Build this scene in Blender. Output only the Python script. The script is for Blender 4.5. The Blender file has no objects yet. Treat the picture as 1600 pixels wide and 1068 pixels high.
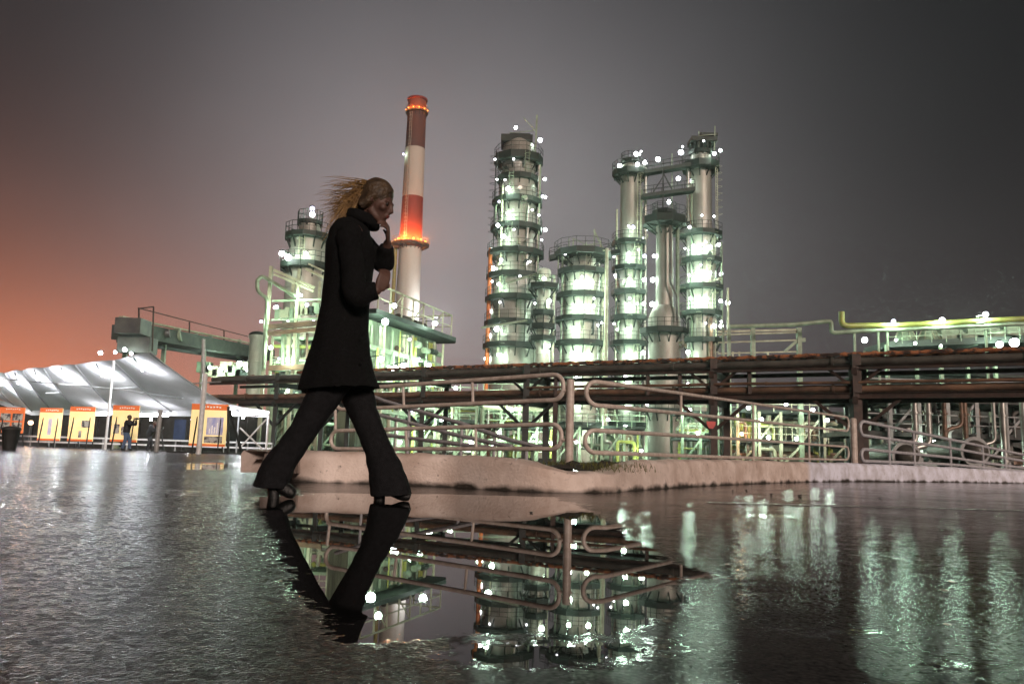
import bpy, math, random
from mathutils import Vector, Matrix, noise
R = math.radians
scn = bpy.context.scene
col = scn.collection

# ---------------------------------------------------------------- camera, world, sun, exposure
CAM_H = 0.27
F_PX, CX, CY = 1250.0, 800.0, 534.0           # lens and centre in pixels of the 1600 x 1068 photograph
PITCH, ROLL = math.atan(179 / 1250.0), 0.030
cam_d = bpy.data.cameras.new('camera')
cam = bpy.data.objects.new('camera', cam_d)
col.objects.link(cam)
cam_d.sensor_width = 36
cam_d.lens = 36 * F_PX / 1600
cam_d.clip_start, cam_d.clip_end = 0.05, 3000
CAM_M = Matrix.Translation((0, 0, CAM_H)) @ Matrix.Rotation(R(90) + PITCH, 4, 'X') @ Matrix.Rotation(ROLL, 4, 'Z')
cam.matrix_world = CAM_M
scn.camera = cam
CAM_I = CAM_M.inverted()
scn.view_settings.view_transform = 'Standard'
scn.view_settings.look = 'None'
scn.view_settings.gamma = 1
scn.view_settings.exposure = 0.0
scn.cycles.use_adaptive_sampling = True
scn.cycles.adaptive_threshold = 0.05
scn.cycles.adaptive_min_samples = 32
scn.cycles.use_denoising = True
scn.cycles.use_light_tree = True
scn.cycles.max_bounces = 6
scn.cycles.diffuse_bounces = 2
scn.cycles.glossy_bounces = 3
scn.cycles.volume_bounces = 0
scn.cycles.transparent_max_bounces = 8
scn.cycles.sample_clamp_indirect = 3.0
scn.cycles.caustics_reflective = False

world = bpy.data.worlds.new('World')
scn.world = world
world.use_nodes = True
wt = world.node_tree
wt.nodes.clear()


def wn(kind, **kw):
    n = wt.nodes.new(kind)
    for k, v in kw.items():
        setattr(n, k, v)
    return n


def glow_dir(az, el):
    return (math.sin(R(az)) * math.cos(R(el)), math.cos(R(az)) * math.cos(R(el)), math.sin(R(el)))


w_out = wn('ShaderNodeOutputWorld')
w_bg = wn('ShaderNodeBackground')
w_bg.inputs['Strength'].default_value = 1.0
w_tc = wn('ShaderNodeTexCoord')
w_norm = wn('ShaderNodeVectorMath', operation='NORMALIZE')
wt.links.new(w_tc.outputs['Generated'], w_norm.inputs[0])
acc = None
# town glow under the low cloud: (azimuth, elevation, vertical squash, power, colour)
GLOWS = [(0, 30, 1.0, 0.0, (0.012, 0.013, 0.014)),
         (-4, 15, 1.15, 21.0, (0.250, 0.234, 0.242)),
         (-9, 34, 1.0, 12.0, (0.020, 0.020, 0.023)),
         (-43, 0, 3.2, 10.0, (0.92, 0.225, 0.065)),
         (-26, 3, 1.9, 12.0, (0.150, 0.075, 0.062)),
         (16, 2, 2.4, 9.0, (0.055, 0.040, 0.040))]
for az, el, sq, pw, c in GLOWS:
    d = Vector(glow_dir(az, el))
    if pw == 0:
        rgb = wn('ShaderNodeRGB')
        rgb.outputs[0].default_value = (*c, 1)
        acc = rgb.outputs[0]
        continue
    sc = wn('ShaderNodeVectorMath', operation='MULTIPLY')
    wt.links.new(w_norm.outputs[0], sc.inputs[0])
    sc.inputs[1].default_value = (1, 1, sq)
    nn = wn('ShaderNodeVectorMath', operation='NORMALIZE')
    wt.links.new(sc.outputs[0], nn.inputs[0])
    d2 = Vector((d.x, d.y, d.z * sq)).normalized()
    dt = wn('ShaderNodeVectorMath', operation='DOT_PRODUCT')
    wt.links.new(nn.outputs[0], dt.inputs[0])
    dt.inputs[1].default_value = d2
    mx = wn('ShaderNodeMath', operation='MAXIMUM')
    wt.links.new(dt.outputs['Value'], mx.inputs[0])
    mx.inputs[1].default_value = 0.0
    pwn = wn('ShaderNodeMath', operation='POWER')
    wt.links.new(mx.outputs[0], pwn.inputs[0])
    pwn.inputs[1].default_value = pw
    cm = wn('ShaderNodeVectorMath', operation='SCALE')
    cm.inputs[0].default_value = c
    wt.links.new(pwn.outputs[0], cm.inputs['Scale'])
    ad = wn('ShaderNodeVectorMath', operation='ADD')
    wt.links.new(acc, ad.inputs[0])
    wt.links.new(cm.outputs[0], ad.inputs[1])
    acc = ad.outputs[0]
w_noise = wn('ShaderNodeTexNoise')
w_noise.inputs['Scale'].default_value = 2.2
w_noise.inputs['Detail'].default_value = 4
wt.links.new(w_norm.outputs[0], w_noise.inputs['Vector'])
w_mr = wn('ShaderNodeMapRange')
w_mr.inputs['From Min'].default_value = 0.3
w_mr.inputs['From Max'].default_value = 0.7
w_mr.inputs['To Min'].default_value = 0.84
w_mr.inputs['To Max'].default_value = 1.14
wt.links.new(w_noise.outputs['Fac'], w_mr.inputs['Value'])
w_s = wn('ShaderNodeVectorMath', operation='SCALE')
wt.links.new(acc, w_s.inputs[0])
wt.links.new(w_mr.outputs[0], w_s.inputs['Scale'])
wt.links.new(w_s.outputs[0], w_bg.inputs['Color'])
wt.links.new(w_bg.outputs[0], w_out.inputs['Surface'])

sun_d = bpy.data.lights.new('sun', 'SUN')          # weak warm general light from behind the camera, low and wide
sun_d.energy = 2.5
sun_d.angle = R(12)
sun_d.color = (1.0, 0.80, 0.68)
sun = bpy.data.objects.new('sun', sun_d)
col.objects.link(sun)
sun.rotation_euler = Vector((-0.42, 1.0, -0.36)).to_track_quat('-Z', 'Y').to_euler()


# ---------------------------------------------------------------- photo pixel <-> point in the place
def at(px, py, Y):
    d = (CAM_M.to_3x3() @ Vector(((px - CX) / F_PX, -(py - CY) / F_PX, -1.0)))
    t = Y / d.y
    return Vector((d.x * t, Y, CAM_H + d.z * t))


def on_plane(px, py, z=0.0):
    d = (CAM_M.to_3x3() @ Vector(((px - CX) / F_PX, -(py - CY) / F_PX, -1.0)))
    t = (z - CAM_H) / d.z
    return Vector((d.x * t, d.y * t, z))


def pix(p):
    q = CAM_I @ Vector(p)
    return (CX + F_PX * q.x / -q.z, CY - F_PX * q.y / -q.z)


def z_for(X, Y, py):
    lo, hi = -20.0, 400.0
    for _ in range(40):
        m = (lo + hi) / 2
        if pix((X, Y, m))[1] > py:
            lo = m
        else:
            hi = m
    return lo


# ---------------------------------------------------------------- materials
def mat(name, c, rough=0.6, metal=0.0, c2=None, nscale=3.0, bump=0.0, bscale=20.0, emit=None, estr=0.0, detail=5.0, spec=0.5,
        stretch=(1, 1, 1), lo=0.35, hi=0.65):
    m = bpy.data.materials.new(name)
    m.use_nodes = True
    nt = m.node_tree
    b = nt.nodes['Principled BSDF']
    b.inputs['Roughness'].default_value = rough
    b.inputs['Metallic'].default_value = metal
    b.inputs['Specular IOR Level'].default_value = spec
    tc = nt.nodes.new('ShaderNodeTexCoord')
    mp = nt.nodes.new('ShaderNodeMapping')
    mp.inputs['Scale'].default_value = stretch
    nt.links.new(tc.outputs['Object'], mp.inputs['Vector'])
    n = nt.nodes.new('ShaderNodeTexNoise')
    n.inputs['Scale'].default_value = nscale
    n.inputs['Detail'].default_value = detail
    n.inputs['Roughness'].default_value = 0.62
    nt.links.new(mp.outputs[0], n.inputs['Vector'])
    r = nt.nodes.new('ShaderNodeValToRGB')
    r.color_ramp.elements[0].position = lo
    r.color_ramp.elements[1].position = hi
    r.color_ramp.elements[0].color = (*c, 1)
    c2 = c2 or tuple(x * 0.7 for x in c)
    r.color_ramp.elements[1].color = (*c2, 1)
    nt.links.new(n.outputs['Fac'], r.inputs['Fac'])
    nt.links.new(r.outputs[0], b.inputs['Base Color'])
    mr = nt.nodes.new('ShaderNodeMapRange')
    mr.inputs['To Min'].default_value = max(0.02, rough - 0.1)
    mr.inputs['To Max'].default_value = min(1, rough + 0.12)
    nt.links.new(n.outputs['Fac'], mr.inputs['Value'])
    nt.links.new(mr.outputs[0], b.inputs['Roughness'])
    if bump:
        n2 = nt.nodes.new('ShaderNodeTexNoise')
        n2.inputs['Scale'].default_value = bscale
        n2.inputs['Detail'].default_value = 6
        nt.links.new(mp.outputs[0], n2.inputs['Vector'])
        bp = nt.nodes.new('ShaderNodeBump')
        bp.inputs['Strength'].default_value = bump
        bp.inputs['Distance'].default_value = 0.02
        nt.links.new(n2.outputs['Fac'], bp.inputs['Height'])
        nt.links.new(bp.outputs[0], b.inputs['Normal'])
    if emit:
        b.inputs['Emission Color'].default_value = (*emit, 1)
        b.inputs['Emission Strength'].default_value = estr
    return m


def bulb_mat(name, c, s):
    m = bpy.data.materials.new(name)
    m.use_nodes = True
    nt = m.node_tree
    nt.nodes.clear()
    o = nt.nodes.new('ShaderNodeOutputMaterial')
    e = nt.nodes.new('ShaderNodeEmission')
    e.inputs['Color'].default_value = (*c, 1)
    e.inputs['Strength'].default_value = s
    nt.links.new(e.outputs[0], o.inputs['Surface'])
    try:
        m.cycles.emission_sampling = 'NONE'
    except Exception:
        pass
    return m


M = {}
M['shell'] = mat('insulated_cladding', (0.40, 0.38, 0.34), 0.5, 0.35, (0.27, 0.25, 0.22), 0.7, 0.25, 3.0, stretch=(1, 1, 0.25))
M['shell_pale'] = mat('pale_cladding', (0.62, 0.62, 0.54), 0.5, 0.15, (0.34, 0.33, 0.27), 0.9, 0.25, 3.0, stretch=(1, 1, 0.3))
M['shell_dark'] = mat('weathered_cladding', (0.24, 0.21, 0.18), 0.55, 0.3, (0.15, 0.12, 0.10), 0.9, 0.3, 3.0, stretch=(1, 1, 0.3))
M['deck'] = mat('green_deck_paint', (0.010, 0.020, 0.014), 0.6, 0.0, (0.006, 0.010, 0.008), 2.0)
M['green'] = mat('pale_green_paint', (0.30, 0.38, 0.27), 0.5, 0.0, (0.18, 0.22, 0.15), 1.5, 0.2, 8)
M['cream'] = mat('cream_paint', (0.50, 0.50, 0.36), 0.5, 0.0, (0.30, 0.28, 0.20), 1.5, 0.2, 8)
M['yellow'] = mat('yellow_green_pipe_paint', (0.42, 0.44, 0.10), 0.4, 0.0, (0.28, 0.30, 0.08), 1.2)
M['ochre'] = mat('ochre_pipe_paint', (0.34, 0.29, 0.05), 0.45, 0.0, (0.22, 0.18, 0.04), 1.2)
M['orange'] = mat('orange_lit_pipe', (0.75, 0.20, 0.04), 0.5, 0.0, (0.55, 0.12, 0.03), 1.5)  # orange light on the riser put into its colour
M['silver'] = mat('silver_pipe', (0.48, 0.47, 0.44), 0.38, 0.7, (0.30, 0.28, 0.26), 1.2, 0.15, 6)
M['rust'] = mat('rusty_steel', (0.060, 0.030, 0.022), 0.7, 0.0, (0.026, 0.016, 0.013), 2.5, 0.4, 14)
M['rust_pipe'] = mat('rusty_pipe', (0.27, 0.155, 0.10), 0.42, 0.2, (0.08, 0.052, 0.038), 1.6, 0.35, 9, stretch=(0.4, 1, 1))
M['grey_pipe'] = mat('grey_pipe', (0.13, 0.115, 0.10), 0.45, 0.2, (0.06, 0.053, 0.046), 1.4, 0.3, 9)
M['dark'] = mat('dark_steel', (0.022, 0.022, 0.020), 0.6, 0.0, (0.012, 0.012, 0.011), 3.0)
M['wrap'] = mat('torn_pipe_wrap', (0.42, 0.16, 0.07), 0.45, 0.0, (0.05, 0.03, 0.025), 3.2, 0.8, 10, lo=0.45, hi=0.56)
M['rail'] = mat('rail_paint', (0.62, 0.54, 0.49), 0.38, 0.0, (0.42, 0.34, 0.29), 14.0, 0.15, 60)
M['rail_grey'] = mat('grey_rail_paint', (0.47, 0.46, 0.48), 0.4, 0.0, (0.32, 0.31, 0.33), 14.0, 0.15, 60)
M['white_pole'] = mat('white_pole_paint', (0.70, 0.70, 0.70), 0.4, 0.0, (0.55, 0.55, 0.55), 4)
M['grey_pole'] = mat('grey_pole_paint', (0.30, 0.30, 0.30), 0.4, 0.0, (0.22, 0.22, 0.22), 4)
M['ch_white'] = mat('chimney_white', (0.62, 0.57, 0.50), 0.75, 0.0, (0.44, 0.39, 0.33), 0.12, 0.3, 1.2, stretch=(1, 1, 0.25))
M['ch_red'] = mat('chimney_red', (0.26, 0.030, 0.018), 0.75, 0.0, (0.16, 0.022, 0.016), 0.2, 0.3, 1.2, stretch=(1, 1, 0.25))
M['ch_top'] = mat('hazed_chimney_red', (0.13, 0.050, 0.042), 0.8, 0.0, (0.075, 0.038, 0.035), 0.2, 0.3, 1.2, stretch=(1, 1, 0.25))  # top band's red dulled, brownish haze put into its colour
M['bulb'] = bulb_mat('white_lamp_glass', (0.93, 0.95, 1.0), 26.0)
M['bulb_cool'] = bulb_mat('violet_lamp_glass', (0.80, 0.76, 1.0), 4.0)
M['bulb_red'] = bulb_mat('red_lamp_glass', (1.0, 0.30, 0.05), 5.0)
M['bulb_warm'] = bulb_mat('warm_lamp_glass', (1.0, 0.62, 0.35), 9.0)
M['soil'] = mat('dark_soil', (0.040, 0.032, 0.024), 0.9, 0.0, (0.018, 0.016, 0.012), 8.0, 1.0, 30)
M['grass'] = mat('dry_grass', (0.16, 0.15, 0.035), 0.8, 0.0, (0.07, 0.08, 0.02), 12)
M['stone'] = mat('wet_stone', (0.05, 0.045, 0.04), 0.35, 0.0, (0.02, 0.02, 0.02), 40, 0.6, 90)
M['leaf'] = mat('brown_wet_leaf', (0.16, 0.06, 0.035), 0.35, 0.0, (0.07, 0.03, 0.02), 40, 0.4, 90)
M['paint'] = mat('worn_road_paint', (0.75, 0.75, 0.72), 0.35, 0.0, (0.03, 0.03, 0.03), 20, 0.5, 120, lo=0.42, hi=0.56)
M['redsign'] = mat('red_sign_paint', (0.60, 0.03, 0.02), 0.4)
M['blue'] = mat('blue_board_paint', (0.008, 0.03, 0.10), 0.5)
M['gallery'] = mat('gallery_grey_green', (0.045, 0.052, 0.042), 0.6, 0.0, (0.02, 0.024, 0.02), 1.5, 0.5, 5)
M['wall_dark'] = mat('dark_sheet_wall', (0.030, 0.029, 0.026), 0.6, 0.0, (0.014, 0.014, 0.013), 1.0, 0.4, 4, stretch=(4, 1, 0.3))
M['wall_green'] = mat('pale_sheet_wall', (0.22, 0.27, 0.18), 0.6, 0.0, (0.11, 0.13, 0.09), 1.2, 0.5, 4, stretch=(3, 3, 0.35))
M['aluminium'] = mat('aluminium_sheet', (0.13, 0.13, 0.12), 0.5, 0.3, (0.08, 0.08, 0.08), 1.0)
M['p_yellow'] = mat('poster_yellow', (0.92, 0.72, 0.30), 0.5, 0.0, (0.94, 0.82, 0.48), 1.5, emit=(1.0, 0.74, 0.34), estr=0.62)  # glow mixed into the poster colours so the boards look lit
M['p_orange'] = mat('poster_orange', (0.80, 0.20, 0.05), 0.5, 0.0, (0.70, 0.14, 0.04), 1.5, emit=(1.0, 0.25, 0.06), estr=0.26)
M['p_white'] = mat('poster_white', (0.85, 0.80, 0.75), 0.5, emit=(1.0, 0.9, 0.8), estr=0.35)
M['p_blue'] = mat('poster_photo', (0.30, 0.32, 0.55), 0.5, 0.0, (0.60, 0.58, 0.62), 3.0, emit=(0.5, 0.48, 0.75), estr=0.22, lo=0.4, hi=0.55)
M['p_grey'] = mat('poster_photo_grey', (0.06, 0.06, 0.07), 0.5, 0.0, (0.55, 0.55, 0.52), 4.0, lo=0.45, hi=0.55)
M['coat'] = mat('black_wool', (0.007, 0.007, 0.008), 0.9, 0.0, (0.004, 0.004, 0.004), 60, 0.6, 160, spec=0.15)
M['denim_black'] = mat('black_denim', (0.010, 0.010, 0.012), 0.8, 0.0, (0.005, 0.005, 0.006), 40, 0.5, 200, spec=0.2)
M['leather'] = mat('black_leather', (0.006, 0.006, 0.006), 0.45, 0.0, (0.004, 0.004, 0.004), 30, 0.3, 100)
M['skin'] = mat('skin', (0.10, 0.050, 0.036), 0.6, 0.0, (0.075, 0.036, 0.027), 14, 0.1, 90)
M['hair'] = mat('blond_hair', (0.42, 0.26, 0.10), 0.45, 0.0, (0.16, 0.09, 0.04), 20, 0.4, 90)
M['hair_mid'] = mat('dark_blond_hair', (0.12, 0.074, 0.036), 0.5, 0.0, (0.05, 0.030, 0.017), 30, 0.3, 90)
M['hair_dark'] = mat('brown_hair', (0.085, 0.052, 0.026), 0.5, 0.0, (0.035, 0.022, 0.013), 20, 0.4, 90)
M['lip'] = mat('lips', (0.28, 0.07, 0.06), 0.4)
M['eye'] = mat('eye_dark', (0.02, 0.015, 0.012), 0.15)
M['jacket'] = mat('dark_jacket_cloth', (0.012, 0.013, 0.016), 0.8)
M['jeans'] = mat('blue_jeans_cloth', (0.10, 0.16, 0.28), 0.8, 0.0, (0.06, 0.10, 0.18), 10)


def concrete():
    m = mat('whitewashed_kerb_concrete', (0.78, 0.66, 0.60), 0.62, 0.0, (0.52, 0.40, 0.34), 2.6, 0.35, 45, lo=0.38, hi=0.66, detail=9)
    nt = m.node_tree
    b = nt.nodes['Principled BSDF']
    ramp = [n for n in nt.nodes if n.type == 'VALTORGB'][0]
    tc = [n for n in nt.nodes if n.type == 'TEX_COORD'][0]
    sep = nt.nodes.new('ShaderNodeSeparateXYZ')
    nt.links.new(tc.outputs['Object'], sep.inputs[0])
    n = nt.nodes.new('ShaderNodeTexNoise')
    n.inputs['Scale'].default_value = 4
    n.inputs['Detail'].default_value = 8
    nt.links.new(tc.outputs['Object'], n.inputs['Vector'])
    # dirt line at the foot, ragged
    ad = nt.nodes.new('ShaderNodeMath')
    ad.operation = 'MULTIPLY_ADD'
    nt.links.new(n.outputs['Fac'], ad.inputs[0])
    ad.inputs[1].default_value = -0.16
    nt.links.new(sep.outputs['Z'], ad.inputs[2])
    mr = nt.nodes.new('ShaderNodeMapRange')
    mr.inputs['From Min'].default_value = -0.075
    mr.inputs['From Max'].default_value = -0.035
    nt.links.new(ad.outputs[0], mr.inputs['Value'])
    mix = nt.nodes.new('ShaderNodeMix')
    mix.data_type = 'RGBA'
    mix.inputs[6].default_value = (0.035, 0.028, 0.022, 1)
    nt.links.new(mr.outputs[0], mix.inputs[0])
    # fresher cold white paint on the right part of the kerb, old warm paint on the left
    mr2 = nt.nodes.new('ShaderNodeMapRange')
    mr2.inputs['From Min'].default_value = 4.95
    mr2.inputs['From Max'].default_value = 5.1
    nt.links.new(sep.outputs['X'], mr2.inputs['Value'])
    mix2 = nt.nodes.new('ShaderNodeMix')
    mix2.data_type = 'RGBA'
    nt.links.new(mr2.outputs[0], mix2.inputs[0])
    nt.links.new(ramp.outputs[0], mix2.inputs[6])
    r2 = nt.nodes.new('ShaderNodeValToRGB')
    r2.color_ramp.elements[0].position = 0.35
    r2.color_ramp.elements[1].position = 0.7
    r2.color_ramp.elements[0].color = (0.80, 0.80, 0.92, 1)
    r2.color_ramp.elements[1].color = (0.50, 0.47, 0.50, 1)
    nt.links.new(n.outputs['Fac'], r2.inputs['Fac'])
    nt.links.new(r2.outputs[0], mix2.inputs[7])
    nt.links.new(mix2.outputs[2], mix.inputs[7])
    # chips where bare grey concrete shows
    v = nt.nodes.new('ShaderNodeTexNoise')
    v.inputs['Scale'].default_value = 16
    v.inputs['Detail'].default_value = 10
    v.inputs['Roughness'].default_value = 0.75
    nt.links.new(tc.outputs['Object'], v.inputs['Vector'])
    mr3 = nt.nodes.new('ShaderNodeMapRange')
    mr3.inputs['From Min'].default_value = 0.60
    mr3.inputs['From Max'].default_value = 0.66
    nt.links.new(v.outputs['Fac'], mr3.inputs['Value'])
    mix3 = nt.nodes.new('ShaderNodeMix')
    mix3.data_type = 'RGBA'
    nt.links.new(mr3.outputs[0], mix3.inputs[0])
    nt.links.new(mix.outputs[2], mix3.inputs[6])
    mix3.inputs[7].default_value = (0.17, 0.13, 0.11, 1)
    nt.links.new(mix3.outputs[2], b.inputs['Base Color'])
    return m


M['kerb'] = concrete()


def asphalt():
    m = bpy.data.materials.new('wet_asphalt_and_water')
    m.use_nodes = True
    nt = m.node_tree
    b = nt.nodes['Principled BSDF']
    tc = nt.nodes.new('ShaderNodeTexCoord')

    def no(scale, detail=5, rough=0.6, stretch=None):
        n = nt.nodes.new('ShaderNodeTexNoise')
        n.inputs['Scale'].default_value = scale
        n.inputs['Detail'].default_value = detail
        n.inputs['Roughness'].default_value = rough
        if stretch:
            mp = nt.nodes.new('ShaderNodeMapping')
            mp.inputs['Scale'].default_value = stretch
            nt.links.new(tc.outputs['Object'], mp.inputs['Vector'])
            nt.links.new(mp.outputs[0], n.inputs['Vector'])
        else:
            nt.links.new(tc.outputs['Object'], n.inputs['Vector'])
        return n.outputs['Fac']

    def ma(op, a, b_, c_=None):
        n = nt.nodes.new('ShaderNodeMath')
        n.operation = op
        for i, v in enumerate((a, b_, c_)):
            if v is None:
                continue
            if isinstance(v, (int, float)):
                n.inputs[i].default_value = v
            else:
                nt.links.new(v, n.inputs[i])
        return n.outputs[0]

    def rng(v, a, b_, c_, d_, smooth=True):
        n = nt.nodes.new('ShaderNodeMapRange')
        n.interpolation_type = 'SMOOTHSTEP' if smooth else 'LINEAR'
        nt.links.new(v, n.inputs['Value'])
        for k, x in zip(('From Min', 'From Max', 'To Min', 'To Max'), (a, b_, c_, d_)):
            n.inputs[k].default_value = x
        return n.outputs[0]

    at_ = nt.nodes.new('ShaderNodeAttribute')
    at_.attribute_name = 'water'
    water = at_.outputs['Fac']
    vo = nt.nodes.new('ShaderNodeTexVoronoi')
    vo.inputs['Scale'].default_value = 120
    nt.links.new(tc.outputs['Object'], vo.inputs['Vector'])
    grain = ma('ADD', ma('MULTIPLY', no(120, 3, 0.7), 0.55), ma('MULTIPLY', ma('SUBTRACT', 1.0, vo.outputs['Distance']), 0.45))
    grain2 = no(38, 4, 0.6)
    patch = no(1.7, 5, 0.65)
    patch2 = no(0.45, 3, 0.5)
    # water depth: authored basin + unevenness of the asphalt
    lvl = ma('ADD', water, ma('MULTIPLY', ma('SUBTRACT', patch, 0.5), 0.95))
    lvl = ma('ADD', lvl, ma('MULTIPLY', ma('SUBTRACT', grain2, 0.5), 0.55))
    w = rng(lvl, 0.44, 0.56, 0, 1)
    # asphalt roughness: damp film thickness varies
    ra = rng(patch, 0.35, 0.68, 0.035, 0.085)
    af = nt.nodes.new('ShaderNodeAttribute')
    af.attribute_name = 'film'
    film = af.outputs['Fac']
    film = rng(ma('ADD', film, ma('MULTIPLY', ma('SUBTRACT', patch, 0.5), 0.7)), 0.3, 0.7, 0.0, 1.0)
    ra = ma('ADD', ra, ma('MULTIPLY', ma('SUBTRACT', 1.0, film), 0.10))
    ra = ma('ADD', ra, ma('MULTIPLY', ma('SUBTRACT', patch2, 0.5), 0.06))
    cell = nt.nodes.new('ShaderNodeSeparateColor')
    nt.links.new(vo.outputs['Color'], cell.inputs[0])
    vo2 = nt.nodes.new('ShaderNodeTexVoronoi')
    vo2.inputs['Scale'].default_value = 48
    nt.links.new(tc.outputs['Object'], vo2.inputs['Vector'])
    cell2 = nt.nodes.new('ShaderNodeSeparateColor')
    nt.links.new(vo2.outputs['Color'], cell2.inputs[0])
    dry = ma('ADD', ma('MULTIPLY', ma('POWER', cell.outputs[0], 2.0), 0.55), ma('MULTIPLY', ma('POWER', cell2.outputs[1], 3.0), 0.5))
    dry = ma('MULTIPLY', dry, ma('SUBTRACT', 1.0, ma('MULTIPLY', film, 0.72)))
    ra = ma('ADD', ra, ma('MULTIPLY', dry, 0.30))
    rmix = ma('ADD', ma('MULTIPLY', ra, ma('SUBTRACT', 1.0, w)), ma('MULTIPLY', 0.012, w))
    nt.links.new(rmix, b.inputs['Roughness'])
    h = ma('ADD', ma('MULTIPLY', grain, 0.95), ma('MULTIPLY', grain2, 0.28))
    h = ma('ADD', h, ma('MULTIPLY', ma('MULTIPLY', no(11, 3, 0.5), film), 2.6))
    h = ma('ADD', h, ma('MULTIPLY', no(230, 2, 0.6), 0.35))
    bp = nt.nodes.new('ShaderNodeBump')
    bp.inputs['Distance'].default_value = 0.0046
    nt.links.new(h, bp.inputs['Height'])
    # fade the bump with distance so the far sheet does not alias
    geo = nt.nodes.new('ShaderNodeSeparateXYZ')
    nt.links.new(tc.outputs['Object'], geo.inputs[0])
    far = rng(geo.outputs['Y'], 6, 40, 1.0, 0.45)
    st = ma('MULTIPLY', ma('MULTIPLY', ma('SUBTRACT', 1.0, w), ma('SUBTRACT', 1.0, ma('MULTIPLY', film, 0.89))), far)
    nt.links.new(st, bp.inputs['Strength'])
    nt.links.new(bp.outputs[0], b.inputs['Normal'])
    r = nt.nodes.new('ShaderNodeValToRGB')
    r.color_ramp.elements[0].position = 0.3
    r.color_ramp.elements[1].position = 0.80
    r.color_ramp.elements[0].color = (0.008, 0.008, 0.008, 1)
    r.color_ramp.elements[1].color = (0.085, 0.080, 0.076, 1)
    nt.links.new(ma('ADD', ma('MULTIPLY', grain, 0.6), ma('MULTIPLY', patch, 0.4)), r.inputs['Fac'])
    mx = nt.nodes.new('ShaderNodeMix')
    mx.data_type = 'RGBA'
    nt.links.new(w, mx.inputs[0])
    nt.links.new(r.outputs[0], mx.inputs[6])
    mx.inputs[7].default_value = (0.008, 0.008, 0.008, 1)
    nt.links.new(mx.outputs[2], b.inputs['Base Color'])
    nt.links.new(ma('ADD', ma('SUBTRACT', ma('SUBTRACT', 1.074, ma('MULTIPLY', ma('MULTIPLY', dry, ma('SUBTRACT', 1.0, w)), 0.05)), ma('MULTIPLY', film, 0.032)), ma('MULTIPLY', w, 0.195)), b.inputs['IOR'])
    return m


M['asphalt'] = asphalt()


def fabric():
    m = bpy.data.materials.new('white_canopy_fabric')
    m.use_nodes = True
    nt = m.node_tree
    nt.nodes.clear()
    o = nt.nodes.new('ShaderNodeOutputMaterial')
    tc = nt.nodes.new('ShaderNodeTexCoord')
    n = nt.nodes.new('ShaderNodeTexNoise')
    n.inputs['Scale'].default_value = 0.9
    n.inputs['Detail'].default_value = 5
    nt.links.new(tc.outputs['Object'], n.inputs['Vector'])
    r = nt.nodes.new('ShaderNodeValToRGB')
    r.color_ramp.elements[0].color = (0.52, 0.50, 0.52, 1)
    r.color_ramp.elements[1].color = (0.74, 0.72, 0.74, 1)
    nt.links.new(n.outputs['Fac'], r.inputs['Fac'])
    bp = nt.nodes.new('ShaderNodeBump')
    bp.inputs['Strength'].default_value = 0.6
    bp.inputs['Distance'].default_value = 0.15
    nt.links.new(n.outputs['Fac'], bp.inputs['Height'])
    d = nt.nodes.new('ShaderNodeBsdfDiffuse')
    t = nt.nodes.new('ShaderNodeBsdfTranslucent')
    nt.links.new(r.outputs[0], d.inputs['Color'])
    nt.links.new(r.outputs[0], t.inputs['Color'])
    nt.links.new(bp.outputs[0], d.inputs['Normal'])
    mx = nt.nodes.new('ShaderNodeMixShader')
    mx.inputs[0].default_value = 0.3
    nt.links.new(d.outputs[0], mx.inputs[1])
    nt.links.new(t.outputs[0], mx.inputs[2])
    nt.links.new(mx.outputs[0], o.inputs['Surface'])
    return m


M['fabric'] = fabric()

# ---------------------------------------------------------------- mesh helpers
ORG = {}


def tag(o, label=None, cat=None, group=None, kind=None):
    if label: o['label'] = label
    if cat: o['category'] = cat
    if group: o['group'] = group
    if kind: o['kind'] = kind
    return o


def empty(name, loc, label=None, cat=None, group=None):
    o = bpy.data.objects.new(name, None)
    o.location = loc
    o.empty_display_size = 0.2
    col.objects.link(o)
    ORG[o.name] = Vector(loc)
    return tag(o, label, cat, group)


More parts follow.
